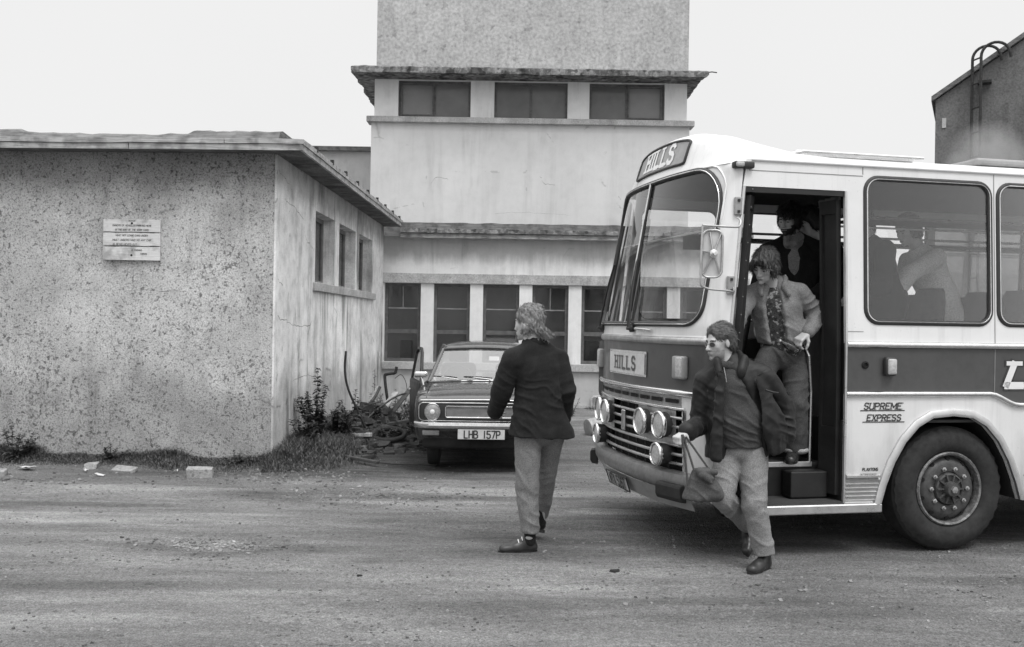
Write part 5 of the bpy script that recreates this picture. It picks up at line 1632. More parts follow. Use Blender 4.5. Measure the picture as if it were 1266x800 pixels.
def shoe(parent, heel, toe, h=.075, w=.048, up=(0, 0, 1), mat='shoe_leather', laces=False):
    heel, toe = Vector(heel), Vector(toe); d = (toe - heel).normalized(); u = Vector(up); u = (u - d*u.dot(d)).normalized(); sd_ = d.cross(u)
    L = (toe - heel).length
    S = SDF(.0048, .02)
    S.cap(heel + d*.035 + u*.035, heel + d*L*.55 + u*.032, .036, .040, (sd_, .95))
    S.cap(heel + d*L*.55 + u*.030, heel + d*(L-.042) + u*.026, .042, .036, (sd_, 1.1))
    S.cap(heel + d*.045 + u*.045, heel + d*.055 + u*.095, .036, .042)
    S.cap(heel + d*.07 + u*.075, heel + d*L*.58 + u*.045, .036, .032)
    S.plane(heel + d*L*.5 + u*.012, -u, .4)
    S.plane(heel + d*.06 + u*.115, u, .07)
    V, F = S.mesh(); V = relax(V, F, 1)
    o = make_obj('shoe', V, F, MT[mat], parent)
    m = MB()
    def outline(z, g):
        pts = []
        for i in range(24):
            q = 2*PI*i/24; x = math.cos(q); y = math.sin(q)
            px = L/2 + x*(L/2 + g); wd = (w + g) * (1.0 if x > 0 else .82) * (1 - .12*math.exp(-((x+.05)/.25)**2))
            pts.append(heel + d*px + sd_*(y*wd) + u*z)
        return pts
    m.loft([outline(0, -.003), outline(.003, .0), outline(.016, .0)])
    m.build('sole', MT['rubber'], o, smooth=40)
    hl = MB(); hl.loft([[heel + d*(.03+.032*math.cos(q)) + sd_*(.033*math.sin(q)) + u*z for q in [2*PI*i/14 for i in range(14)]] for z in (-.018, .001)])
    hl.build('heel', MT['rubber'], o)
    if laces:
        for i in range(4):
            a = heel + d*(L*.40 + i*.028) + u*(.105 - i*.017)
            MB().tube([a - sd_*.03 - u*.012, a + u*.006, a + sd_*.03 - u*.012], .004, 5).build('lace', MT['light_shirt'], o)
    return o

def hair(name, H, parent, mat, add, cut, h=.005, locks=0, seed=3, amp=.006, flow=(0, 0, 1), lockspec=None, strands=1600, style='back'):
    """cap of hair over the skull: add / cut take (centre, radii) in head axes; locks are loose tufts at its rim"""
    S = SDF(h, .02)
    for c, r_ in add: S.ell(H.p(*c), [q*H.s for q in r_], H.M, .02)
    for c, r_ in cut: S.ell(H.p(*c), [q*H.s for q in r_], H.M, .012, 'sub')
    rs = random.Random(seed)
    if lockspec:
        for a, b, r0, r1, n_, jit in lockspec:
            for i in range(n_):
                j = lambda: rs.uniform(-jit, jit)
                o_ = (j(), j()*1.6, j())
                A = [a[q] + o_[q] for q in range(3)]; B = [b[q] + o_[q] + j()*.6 for q in range(3)]
                S.cap(H.p(*A), H.p(*B), r0*H.s, r1*H.s, None, .006)
    V, F = S.mesh(); V = relax(V, F, 1, .4)
    N = vnormals(V, F); q = H.local(V)
    ph = q @ np.array([flow[1]*60 - flow[2]*14, 75.0, 60*flow[0]]) + 2.0*np_noise(q, 5, seed) + 1.2*np_noise(q, 14, seed+2)
    V = V + N*((1 - np.abs(np.sin(ph)))*amp - amp*.35 + .004*np_noise(q, 7, seed+4))[:, None]
    o = make_obj(name, V, F, MT[mat], parent)
    if strands: strand_mesh(V, F, H, o, mat, strands, style, seed)
    return o

def strand_mesh(V, F, H, parent, mat, n, style, seed):
    """loose strands combed over the hair: thin tapering ribbons that follow the scalp"""
    rs = np.random.RandomState(seed)
    N = vnormals(V, F)
    pick = rs.choice(len(F), n)
    X, Y, Z = (np.array(a) for a in (H.x, H.y, H.z))
    vs, fs = [], []
    for f in pick:
        p = V[F[f]].mean(0); nn = N[F[f]].mean(0); nn /= np.linalg.norm(nn) + 1e-9
        q = (p - np.array(H.c)) / H.s; lx, ly, lz = q @ X, q @ Y, q @ Z
        top = min(1, max(0, (lz - .02) / .08))
        if style == 'fringe':
            fl = (X*(.9 if lx > -.01 else -.7)*top - Z*(1.1 - .6*top) + Y*np.sign(ly)*.6*top)
        else:
            fl = -X*(.5 + .8*top) - Z*(.9 - .8*top) + Y*.25*np.sign(ly)*top
        fl = fl + rs.normal(size=3)*.28
        L = rs.uniform(.025, .06) * H.s; w = rs.uniform(.0012, .0026) * H.s
        pts = [p + nn*.0005]; d = fl - nn*(fl @ nn); d /= np.linalg.norm(d) + 1e-9
        lift = rs.uniform(.0, .010)
        for k in (.35, .7, 1.0):
            pts.append(p + d*L*k + nn*(lift*math.sin(k*2.4) + .002 - .010*k*k*(L/.05)) + (fl - d)*.002*k)
        s_ = np.cross(d, nn)
        n0 = len(vs)
        for i, (c, ww) in enumerate(zip(pts, (1, .9, .6, .05))):
            vs += [tuple(c - s_*w*ww), tuple(c + s_*w*ww)]
        fs += [(n0 + 2*i, n0 + 2*i + 1, n0 + 2*i + 3, n0 + 2*i + 2) for i in range(3)]
    me = bpy.data.meshes.new('hair_strands'); me.from_pydata(vs, [], fs)
    me.polygons.foreach_set('use_smooth', [True]*len(fs))
    link('hair_strands', me, MT[mat], parent)['kind'] = 'stuff'

def skin_body(P, S, H, tone=None):
    V, F = S.mesh(); V = relax(V, F, 1, .35)
    q = H.local(V); fc = q[F].mean(1)
    x, y, z = fc[:, 0], np.abs(fc[:, 1]), fc[:, 2]
    mi = np.zeros(len(F), int)
    near = (np.abs(fc) < .2).all(1)
    eye = near & (x > .076) & (np.hypot((y - .031)/.011, (z + .006)/.0042) < 1)
    brow = near & (x > .068) & (np.abs(z - .020 + .12*np.abs(y - .03)) < .0045) & (y > .012) & (y < .050)
    lip = near & (x > .090) & (np.abs(z + .0715) < .0045) & (y < .022)
    mi[brow] = 2; mi[eye] = 1; mi[lip] = 3
    if tone == 'beard':
        mi[near & (x > .0) & (z < -.035) & (z > -.125) & ~lip & ((z < -.060) | (y > .050))] = 2
    elif tone == 'stubble':
        mi[near & (x > .01) & (z < -.05) & (z > -.125) & ~lip & (y > .0)] = 4
    return make_obj('body', V, F, [MT['skin'], MT['letter_dark'], MT['hair_black'], MT['lip'], MT['stubble']], P, mi)
simple('lip', .25, .5, var=.05)
simple('stubble', .27, .6, var=.15, scale=80)

V3 = Vector
# ---------------------------------------------------------------- man seen from behind, walking past the parked car
P = empty('person', (.15, 7.35, 0), 0, 'man seen from behind in dark jacket and grey trousers striding past the parked car', 'person')
fw, rt = (-.55, .83, 0), (.83, .55, 0)
H = Head((-.030, .03, 1.690), (-.78, .60, -.10), sc=1.04)
S = SDF(.0046, .03)
H.add(S, (.015, .02, 1.50))
S.cap((.02, .02, 1.47), (.05, .02, 1.15), .11, .11, (fw, .7)).cap((.05, .02, 1.15), (.066, .02, .90), .11, .12, (fw, .8))
S.path([(-.12, -.08, 1.43), (-.21, -.03, 1.18), (-.25, .14, 1.05)], [.05, .042, .030])
S.path([(.19, .10, 1.43), (.255, .06, 1.18), (.25, .20, .99)], [.05, .042, .030])
hand(S, (-.255, .15, 1.035), (-.05, .95, -.25), (.85, .1, -.3), -1)
hand(S, (.25, .205, .985), (-.05, .3, -.9), (-.9, .2, 0), 1)
S.path([(-.015, -.03, .86), (-.022, -.035, .50), (.006, -.042, .12)], [.06, .048, .038]); S.path([(.165, .07, .86), (.130, .21, .515), (.108, .41, .15)], [.055, .040, .034])
skin_body(P, S, H)
P.location.z = ground_height(.1, 7.3) - .002
hair('hair', H, P, 'hair_grey',
     [((-.025, 0, .045), (.108, .088, .092)), ((-.072, 0, -.02), (.050, .074, .064)), ((-.04, .055, -.01), (.046, .034, .052)), ((-.04, -.055, -.01), (.046, .034, .052))],
     [((.10, 0, -.03), (.075, .11, .085))], locks=1, amp=.007, flow=(.5, 0, 1), seed=11,
     lockspec=[((-.10, .0, -.06), (-.13, -.035, -.10), .012, .003, 16, .022), ((-.085, -.05, -.06), (-.115, -.095, -.085), .012, .003, 12, .014), ((-.05, .072, -.03), (-.03, .082, -.08), .010, .003, 12, .018)])
S = SDF(.007, .045)
S.cap((.03, .015, 1.46), (.045, .02, 1.34), .125, .185, (fw, .66)).cap((.045, .02, 1.34), (.062, .02, 1.12), .185, .178, (fw, .70)).cap((.062, .02, 1.12), (.068, .03, .80), .178, .268, (fw, .72)).cap((.10, .05, 1.0), (.15, .06, .84), .12, .20, (fw, .72))
S.cap((.02, .02, 1.475), (-.135, -.085, 1.432), .055, .072).cap((.03, .02, 1.475), (.205, .10, 1.425), .055, .072)
S.path([(-.135, -.085, 1.405), (-.222, -.03, 1.18), (-.258, .13, 1.035), (-.262, .155, 1.015)], [.080, .072, .056, .055], k=.012)
S.path([(.198, .10, 1.40), (.262, .06, 1.18), (.255, .19, .97)], [.080, .072, .058], k=.012)
S.plane((.06, 0, .850), (-.06, 0, -1), .45)
S.cap((.215, -.16, .82), (.20, -.15, .965), .016, .004, None, .004, 'sub')
garment('jacket', S, 'jacket_dark', P, [((-.21, -.05, 1.19), .15, (.45, -.3, 1), .05, .016), ((.26, .05, 1.18), .15, (-.5, -.2, 1), .055, .016), ((.07, -.12, 1.09), .22, (.35, 0, 1), .06, .017), ((.0, -.12, 1.36), .18, (1, 0, -.5), .08, .009), ((-.08, -.1, 1.0), .18, (.8, 0, 1), .06, .014), ((.10, -.15, .92), .2, (1, 0, .3), .08, .012)], 2, .007)
cl = SDF(.005, .015)
for i in range(11):
    q0, q1 = [PI*(.0 + 2.0*j/11) for j in (i, i+1)]
    f_ = lambda q: (.018 + .076*math.cos(q), .025 + .070*math.sin(q), 1.530 - .012*math.sin(q)*1.5)
    cl.cap(f_(q0), f_(q1), .020, .020, ((0, 0, 1), 1.5), .012)
garment('collar', cl, 'jacket_dark', P, [], 4, .002)
S = SDF(.007, .04)
S.ell((.064, .03, .90), (.165, .13, .13))
S.path([(-.02, -.02, .86), (-.022, -.035, .50), (.008, -.045, .14)], [.102, .084, .066], k=.010)
S.path([(.165, .07, .86), (.130, .21, .515), (.108, .41, .19)], [.090, .064, .052], k=.006)
S.plane((.005, -.045, .150), (.02, .05, -1), .13).plane((.10, .385, .17), (0, .45, -1), .12)
garment('trousers', S, 'trouser_grey', P, [((-.02, -.05, .54), .15, (.7, 0, 1), .07, .009), ((.0, -.08, .25), .16, (.8, 0, 1), .07, .008), ((.06, -.08, .82), .12, (.8, 0, 1), .07, .009), ((.10, .12, .53), .12, (-.4, 0, 1), .05, .010), ((.10, .30, .3), .1, (.3, 0, 1), .06, .006)], 7, .006)
for a, b in (((.004, -.045, .17), (.010, -.03, .085)), ((.10, .37, .24), (.10, .42, .13))):
    so = SDF(.006, .01); so.cap(a, b, .043, .042); garment('sock', so, 'sock', P, [], 3, .001)
shoe(P, (.065, -.005, .002), (-.225, -.055, -.002), laces=True)
shoe(P, (.115, .415, .075), (-.005, .655, .018), up=(.15, .25, 1))

# ---------------------------------------------------------------- man stepping off with a bag
P = empty('person', (1.7, 6.9, 0), 0, 'man in glasses and open dark anorak stepping from the coach with a bag in hand', 'person')
fw = (-.45, -.89, 0)
H = Head((-.242, .075, 1.575), (-.90, -.42, -.16), sc=1.0)
S = SDF(.0046, .03)
H.add(S, (-.185, .10, 1.40))
S.cap((-.17, .10, 1.36), (-.12, .10, 1.05), .11, .11, (fw, .7)).cap((-.12, .10, 1.05), (-.09, .10, .82), .11, .12, (fw, .8))
S.path([(-.325, .14, 1.30), (-.352, .15, .98), (-.49, -.06, .955)], [.05, .042, .031])
S.path([(.06, .05, 1.32), (.225, .12, 1.12), (.23, .085, .92)], [.05, .042, .030])
hand(S, (-.492, -.062, .955), (-.72, -.55, -.38), (.25, .25, -.93), 1, (1.0, 1.15, .8), thumb=.9)
hand(S, (.23, .085, .95), (-.25, .95, -.15), (-.9, -.1, 0), 1, (.8, .9, .7))
S.path([(.0, .07, .80), (-.002, -.004, .45), (.078, .017, .10)], [.06, .048, .038]); S.path([(-.165, .10, .80), (-.218, .0, .50), (.045, .36, .235), (.08, .40, .19)], [.058, .045, .034, .032])
skin_body(P, S, H, 'stubble')
P.location.z = ground_height(1.72, 6.86) - .002
hair('hair', H, P, 'hair_mid', [((-.020, 0, .050), (.105, .083, .087)), ((-.085, 0, -.015), (.034, .064, .070)), ((-.048, .064, -.005), (.036, .018, .05)), ((-.048, -.064, -.005), (.036, .018, .05))],
     [((.125, 0, -.005), (.076, .11, .098)), ((.045, 0, -.07), (.06, .12, .045))], amp=.005, flow=(1, 0, .3), seed=5,
     lockspec=[((.045, .0, .106), (-.02, .0, .128), .008, .003, 18, .016), ((-.09, -.02, .06), (-.115, .0, .02), .010, .003, 12, .02), ((-.05, -.07, .02), (-.08, -.072, -.03), .008, .003, 10, .012)])
gm = MB()
for b in (-1, 1):
    gm.tube([H.p(.100 + .004*math.cos(q)*0 - .014*(abs(b*.034 + .021*math.cos(q)) / .05)**2, b*.034 + .022*math.cos(q), -.006 + .017*math.sin(q)) for q in [2*PI*i/20 for i in range(20)]], .0017, 5, closed=True)
    gm.tube([H.p(.088, b*.056, .0), H.p(.04, b*.076, .002), H.p(-.005, b*.081, .0)], .0017, 5)
gm.tube([H.p(.100, -.012, .0), H.p(.106, 0, .003), H.p(.100, .012, .0)], .002, 5)
go = gm.build('glasses', MT['spectacle_frame'], P)
for b in (-1, 1):
    MB().add([H.p(.100 - .014*(abs(b*.034 + .021*math.cos(q)) / .05)**2, b*.034 + .021*math.cos(q), -.006 + .016*math.sin(q)) for q in [2*PI*i/20 for i in range(20)]], [tuple(range(20))]).build('lens', MT['spectacle_glass'], go)
S = SDF(.007, .04)
S.cap((-.18, .09, 1.40), (-.15, .08, 1.27), .085, .165, (fw, .66)).cap((-.15, .08, 1.27), (-.125, .07, 1.02), .165, .178, (fw, .72)).cap((-.125, .07, 1.02), (-.10, .09, .82), .178, .170, (fw, .74))
S.path([(-.30, .13, 1.31), (-.35, .15, 1.1)], [.07, .06])
S.plane((-.1, .09, .845), (.05, 0, -1), .4)
garment('sweater', S, 'sweater', P, [((-.13, -.06, 1.08), .22, (.6, 0, 1), .07, .013), ((-.10, -.06, .92), .16, (.35, 0, 1), .045, .012), ((-.2, -.05, 1.28), .12, (-.6, 0, 1), .06, .005)], 4, .005)
cs = SDF(.005, .012)
for i in range(10):
    q0, q1 = [PI*(-.42 + 1.84*j/10 + .5) for j in (i, i+1)]
    f_ = lambda q: (-.198 + .068*math.cos(q + PI*.16), .075 + .062*math.sin(q + PI*.16), 1.425 + .012*math.sin(q))
    cs.cap(f_(q0), f_(q1), .015, .015, ((0, 0, 1), 1.7), .01)
garment('sweater_collar', cs, 'sweater', P, [], 4, .001)
MB().tube([(-.228, -.004, 1.40), (-.222, -.030, 1.35), (-.216, -.042, 1.30)], .003, 6).build('zip', MT['grey_paint'], P)
S = SDF(.007, .04)
S.cap((-.17, .12, 1.40), (-.145, .10, 1.27), .11, .198, (fw, .68)).cap((-.145, .10, 1.27), (-.12, .10, 1.02), .198, .205, (fw, .74)).cap((-.12, .10, 1.02), (-.10, .12, .72), .205, .225, (fw, .74))
S.cap((-.18, .10, 1.43), (-.315, .135, 1.32), .058, .076).cap((-.15, .10, 1.44), (.06, .045, 1.335), .058, .080)
S.path([(-.330, .14, 1.305), (-.358, .155, .985), (-.485, -.045, .955)], [.078, .070, .055], k=.012)
S.path([(.075, .04, 1.325), (.225, .12, 1.125), (.232, .085, .925)], [.080, .072, .058], k=.010)
for a, b, ra, rb in (((-.20, -.06, 1.47), (-.17, -.10, 1.25), .045, .10), ((-.17, -.10, 1.25), (-.105, -.12, 1.0), .10, .165), ((-.105, -.12, 1.0), (-.06, -.14, .68), .165, .21)):
    S.cap(a, b, ra, rb, None, .012, 'sub')
S.cap((-.255, -.05, 1.36), (-.285, -.065, .79), .030, .046, ((-.35, -.9, 0), .45), .02)
S.cap((.02, -.05, 1.33), (.11, -.04, 1.02), .05, .085, ((.5, -.85, 0), .22), .02).cap((.11, -.04, 1.02), (.15, -.01, .87), .085, .08, ((.5, -.85, 0), .20), .02)
S.plane((-.3, .09, .755), (-.05, 0, -1), .3).plane((.12, .09, .80), (.25, 0, -1), .2)
garment('anorak', S, 'anorak', P, [((-.36, .12, 1.02), .16, (.4, -.2, 1), .05, .019), ((.20, .10, 1.14), .17, (-.6, -.2, 1), .05, .020), ((.09, -.03, 1.2), .2, (.9, 0, .6), .06, .014), ((-.28, -.03, 1.15), .2, (.7, 0, 1), .055, .013), ((-.43, .05, .97), .12, (1, .8, 0), .04, .013), ((.22, .09, 1.0), .14, (.4, 0, 1), .045, .015), ((.12, -.03, .95), .14, (1, 0, .3), .05, .012)], 9, .009)
cs = SDF(.006, .012)
pts = [(-.262, -.02, 1.36), (-.275, .01, 1.43), (-.255, .11, 1.475), (-.18, .155, 1.49), (-.10, .10, 1.475), (-.085, .01, 1.44), (-.115, -.04, 1.37)]
cs.path(pts, [.024, .024, .022, .022, .024, .028, .030], ((0, 0, 1), 1.6), .012)
garment('anorak_collar', cs, 'anorak', P, [], 5, .003)
MB().tube([(.03, -.135, 1.255), (.085, -.125, 1.24), (.125, -.10, 1.235)], .007, 6).build('pocket_seam', MT['black_trim_shade'], P)
S = SDF(.007, .04)
S.ell((-.092, .10, .815), (.165, .125, .11))
S.path([(-.005, .07, .79), (-.002, -.005, .45), (.078, .015, .09)], [.104, .088, .074], k=.012)
S.path([(-.165, .10, .79), (-.218, .0, .50), (.045, .36, .235)], [.102, .084, .060], k=.010)
S.plane((.078, .015, .105), (.1, 0, -1), .13).plane((.045, .36, .225), (.6, .6, -.5), .11)
garment('trousers', S, 'trouser_light', P, [((-.0, -.06, .48), .16, (-.7, 0, 1), .075, .009), ((.06, -.05, .2), .15, (.8, 0, 1), .065, .008), ((-.05, -.04, .76), .15, (.9, 0, .8), .05, .013), ((-.20, -.03, .53), .15, (.8, 0, 1), .045, .016), ((-.08, .1, .38), .15, (1, .3, .3), .055, .014)], 12, .006)
for a, b in (((.078, .015, .13), (.085, .03, .075)), ((.03, .34, .25), (.09, .40, .19))):
    so = SDF(.006, .01); so.cap(a, b, .043, .042); garment('sock', so, 'sock', P, [], 3, .001)
shoe(P, (.125, .065, .002), (-.065, -.135, -.002))
shoe(P, (.125, .46, .20), (.035, .285, .02), up=(-.75, .1, .7))
# his bag
B = empty('shoulder_bag', (1.314, 6.77, 0), 0, 'dark soft canvas bag hanging by its straps from the hand of the man in glasses', 'bag')
S = SDF(.005, .02)
for i in range(6):
    f = i / 5
    S.cap((-.045 + .085*f, .0, .685 + .01*f), (-.088 + .19*f, .005, .515 + .02*f), .026, .046, ((0, 1, 0), .9))
S.plane((0, 0, .492), (-.12, 0, -1), .3)
garment('bag_body', S, 'canvas_bag', B, [((0, -.05, .6), .12, (.6, 0, 1), .05, .009), ((.05, -.05, .55), .08, (1, 0, .3), .04, .007)], 5, .006)
S = SDF(.005, .015); S.cap((-.035, -.045, .705), (.075, -.035, .695), .022, .022, ((0, 0, 1), 1.0)).cap((-.02, -.055, .68), (.055, -.050, .655), .022, .014).cap((.02, -.06, .655), (.05, -.058, .625), .016, .008)
garment('bag_flap', S, 'canvas_bag', B, [], 8, .004)
for a, b in (((-.145, -.015, .945), (-.062, -.02, .70)), ((-.120, -.010, .930), (.045, .0, .705)), ((-.150, -.02, .945), (-.10, -.02, .56))):
    MB().tube(smooth_path([a, [(p+q)/2 + (-.006 if i == 2 else .004) for i, (p, q) in enumerate(zip(a, b))], b]), .0075, 6).build('strap', MT['canvas_bag'], B, smooth=60)

# ---------------------------------------------------------------- young man on the step
P = empty('person', (2.12, 7.6, .66), 0, 'young man in a pale denim jacket and turned up jeans coming down the coach step', 'person')
P.scale = (1.02,) * 3
fw = (-.35, -.93, 0)
H = Head((-.210, -.075, 1.462), (-.62, -.62, -.48), (-.1, -.35, 1), sc=.98)
S = SDF(.0046, .03)
H.add(S, (-.125, .02, 1.31))
S.cap((-.12, .03, 1.27), (-.06, .03, 1.0), .10, .10, (fw, .7)).cap((-.06, .03, 1.0), (-.05, .03, .80), .10, .11, (fw, .8))
S.path([(-.295, .06, 1.245), (-.44, -.17, 1.04), (-.51, -.30, .88)], [.046, .04, .030]); S.path([(.06, .0, 1.265), (.21, .02, 1.10), (.10, -.12, .968)], [.046, .04, .030])
hand(S, (-.512, -.302, .875), (-.35, -.35, -.85), (.7, .3, 0), -1, (.8, .9, .6))
hand(S, (.098, -.122, .966), (-.78, -.30, -.55), (-.25, .1, -.9), 1, (.75, .95, .6), thumb=.8)
S.path([(.045, .04, .79), (.05, -.05, .43), (.065, .04, .07)], [.066, .052, .04]); S.path([(-.15, .02, .79), (-.30, -.15, .46), (-.31, -.16, -.13)], [.066, .052, .04])
skin_body(P, S, H)
hair('hair', H, P, 'hair_brown', [((-.02, 0, .052), (.112, .092, .090)), ((-.065, 0, -.035), (.058, .085, .085)), ((-.01, .072, -.015), (.055, .026, .070)), ((-.01, -.072, -.015), (.055, .026, .070)), ((.062, 0, .068), (.040, .066, .034))],
     [((.118, 0, -.045), (.070, .092, .085)), ((.06, 0, -.14), (.08, .12, .06))], amp=.007, flow=(.2, 0, 1), seed=21, style='fringe',
     lockspec=[((.08, .03, .07), (.088, .055, .025), .013, .004, 10, .02), ((.08, -.03, .07), (.088, -.055, .025), .013, .004, 10, .02), ((.02, .085, .0), (.035, .082, -.06), .013, .004, 10, .016), ((.02, -.085, .0), (.035, -.082, -.06), .013, .004, 10, .016), ((-.09, 0, -.08), (-.10, 0, -.14), .014, .004, 16, .04)])
S = SDF(.007, .04)
S.cap((-.125, .02, 1.30), (-.105, .02, 1.17), .08, .150, (fw, .66)).cap((-.105, .02, 1.17), (-.055, .02, .88), .150, .150, (fw, .74))
garment('shirt', S, 'pattern_shirt', P, [((-.08, -.08, 1.05), .2, (.3, 0, 1), .08, .006)], 4, .004)
S = SDF(.007, .04)
S.cap((-.12, .03, 1.30), (-.105, .03, 1.17), .10, .182, (fw, .68)).cap((-.105, .03, 1.17), (-.055, .03, .95), .182, .186, (fw, .76)).cap((-.055, .03, .95), (-.05, .03, .90), .180, .158, (fw, .78))
S.cap((-.13, .04, 1.33), (-.285, .06, 1.25), .052, .070).cap((-.11, .03, 1.335), (.06, .0, 1.275), .052, .072)
S.path([(-.298, .05, 1.24), (-.442, -.17, 1.045), (-.503, -.285, .90)], [.074, .064, .048], k=.012)
S.path([(.065, .0, 1.262), (.212, .02, 1.105), (.118, -.10, .985)], [.075, .067, .049], k=.012)
for a, b, ra, rb in (((-.152, -.075, 1.37), (-.158, -.115, 1.17), .050, .072), ((-.158, -.115, 1.17), (-.115, -.125, .86), .072, .078)):
    S.cap(a, b, ra, rb, None, .010, 'sub')
S.plane((-.05, .03, .875), (0, 0, -1), .3)
garment('denim_jacket', S, 'denim_jacket', P, [((.18, .0, 1.12), .15, (-.6, -.2, 1), .045, .017), ((-.41, -.12, 1.07), .15, (.5, .3, 1), .045, .016), ((.02, -.10, 1.1), .17, (1, 0, .45), .07, .011), ((-.2, -.10, 1.05), .15, (1, 0, -.45), .06, .011), ((-.05, -.1, .95), .18, (.15, 0, 1), .045, .011)], 14, .007)
cs = SDF(.005, .010)
for sgn, pts in ((0, [(-.10, .09, 1.365), (-.04, .01, 1.36), (-.065, -.085, 1.30), (-.045, -.125, 1.25)]), (1, [(-.10, .09, 1.365), (-.185, .07, 1.36), (-.225, -.02, 1.30), (-.235, -.075, 1.25)])):
    cs.path(pts, [.022, .024, .026, .018], ((0, 0, 1), 1.35), .01)
garment('jacket_collar', cs, 'denim_jacket', P, [], 3, .002)
for a, b in (((.128, -.092, .996), (.106, -.115, .974)), ((-.496, -.275, .914), (-.508, -.295, .885))):
    cf = SDF(.005, .01); cf.cap(a, b, .049, .048); garment('cuff', cf, 'denim_jacket', P, [], 6, .001)
S = SDF(.007, .04)
S.ell((-.05, .03, .80), (.152, .118, .12))
S.path([(.045, .04, .78), (.05, -.045, .43), (.065, .03, .06)], [.097, .085, .096], k=.012); S.path([(-.15, .02, .78), (-.30, -.15, .46), (-.31, -.15, -.14)], [.095, .084, .092], k=.012)
S.plane((.065, .03, .075), (0, 0, -1), .14).plane((-.31, -.15, -.12), (0, 0, -1), .14)
garment('jeans', S, 'denim_jeans', P, [((.05, -.08, .47), .16, (-.5, 0, 1), .05, .016), ((.06, -.05, .2), .18, (.5, 0, 1), .06, .017), ((-.05, -.06, .76), .15, (.8, 0, 1), .05, .014), ((-.29, -.2, .46), .15, (.5, 0, 1), .05, .014)], 15, .008)
for c in ((.065, .03, .085), (-.31, -.15, -.11)):
    tu = SDF(.006, .01); tu.cap(c, (c[0], c[1], c[2]+.008), .104, .104, ((0, 0, 1), .32))
    garment('turn_up', tu, 'turn_up', P, [], 5, .003)
shoe(P, (.085, .10, .0), (-.035, -.17, .0)); shoe(P, (-.29, -.06, -.245), (-.37, -.30, -.245))
BO = empty('bottle', (2.07, 7.44, 1.545), 0, 'small glass bottle gripped in the hand of the young man on the step', 'bottle')
Mb = Matrix.Rotation(R(-62), 4, 'Y') @ Matrix.Rotation(R(10), 4, 'X')
MB().lathe([(.001, -.075), (.026, -.075), (.028, -.07), (.028, .02), (.014, .055), (.0125, .085)], Mb, 20, cap=False).build('bottle_body', MT['bottle_glass'], BO, smooth=50)
MB().lathe([(.0145, .078), (.0145, .092), (.001, .093)], Mb, 16).build('cap', MT['chrome'], BO)

# ---------------------------------------------------------------- bearded man inside the doorway
P = empty('person', (2.45, 8.2, 1.0), 0, 'dark haired bearded man in a black coat and pale shirt standing inside the coach door', 'person')
fw = (-.45, -.89, 0)
H = Head((-.185, .0, 1.575), (-.62, -.72, -.30), (-.1, -.2, 1), sc=1.0)
S = SDF(.005, .03)
H.add(S, (-.13, .06, 1.40))
S.cap((-.125, .06, 1.36), (-.10, .06, .80), .11, .12, (fw, .75))
S.path([(-.34, .06, 1.30), (-.43, .0, .97), (-.46, -.12, .75)], [.046, .04, .03]); S.path([(.08, .04, 1.33), (.17, .05, .97), (.12, -.1, .80)], [.046, .04, .03])
hand(S, (-.46, -.12, .745), (-.1, -.4, -.9), (.8, .3, 0), -1); hand(S, (.12, -.1, .795), (-.3, -.5, -.7), (-.8, .2, 0), 1)
S.path([(-.01, .06, .80), (.0, .04, .43), (.02, .08, .05)], [.07, .055, .04]); S.path([(-.18, .06, .80), (-.19, .04, .43), (-.18, .08, .05)], [.07, .055, .04])
skin_body(P, S, H, 'beard')
hair('hair', H, P, 'hair_black', [((-.02, 0, .056), (.110, .090, .092)), ((-.07, 0, -.03), (.055, .082, .075)), ((.07, .01, .075), (.055, .07, .03)), ((-.01, .074, -.01), (.05, .024, .06)), ((-.01, -.074, -.01), (.05, .024, .06))],
     [((.12, 0, -.045), (.072, .095, .085)), ((.07, 0, -.14), (.08, .12, .06))], amp=.007, seed=33, style='fringe', lockspec=[((.10, .02, .075), (.135, .05, .05), .013, .004, 16, .025)])
S = SDF(.008, .04); S.cap((-.135, .05, 1.40), (-.12, .05, 1.2), .09, .172, (fw, .66)).cap((-.12, .05, 1.2), (-.09, .05, .85), .172, .172, (fw, .74))
S.cap((-.195, .0, 1.425), (-.205, -.035, 1.37), .03, .03).cap((-.09, .0, 1.43), (-.14, -.055, 1.37), .03, .03)
garment('shirt', S, 'grey_shirt', P, [((-.15, -.07, 1.15), .2, (.3, 0, 1), .08, .005)], 4, .004)
S = SDF(.008, .04)
S.cap((-.13, .07, 1.38), (-.12, .06, 1.2), .11, .195, (fw, .68)).cap((-.12, .06, 1.2), (-.09, .06, .70), .195, .21, (fw, .76))
S.cap((-.14, .07, 1.42), (-.335, .06, 1.31), .056, .074).cap((-.12, .07, 1.42), (.085, .045, 1.335), .056, .076)
S.path([(-.345, .06, 1.295), (-.435, .0, .965), (-.46, -.105, .78)], [.080, .072, .056], k=.025); S.path([(.09, .04, 1.32), (.18, .05, .965), (.13, -.08, .82)], [.080, .072, .056], k=.025)
S.cap((-.185, -.12, 1.46), (-.165, -.12, .98), .105, .03, None, .010, 'sub')
S.plane((-.09, .06, .70), (0, 0, -1), .4)
garment('coat', S, 'black_coat', P, [((.17, .05, 1.0), .12, (-.4, 0, 1), .05, .01), ((-.42, .0, 1.0), .12, (.4, 0, 1), .05, .01)], 18, .006)
S = SDF(.008, .04); S.path([(-.01, .06, .80), (.0, .04, .43), (.02, .08, .06)], [.10, .09, .085]); S.path([(-.18, .06, .80), (-.19, .04, .43), (-.18, .08, .06)], [.10, .09, .085])
garment('trousers', S, 'black_coat', P, [], 19, .006)
shoe(P, (.04, .14, 0), (-.06, -.12, 0)); shoe(P, (-.16, .14, 0), (-.26, -.12, 0))

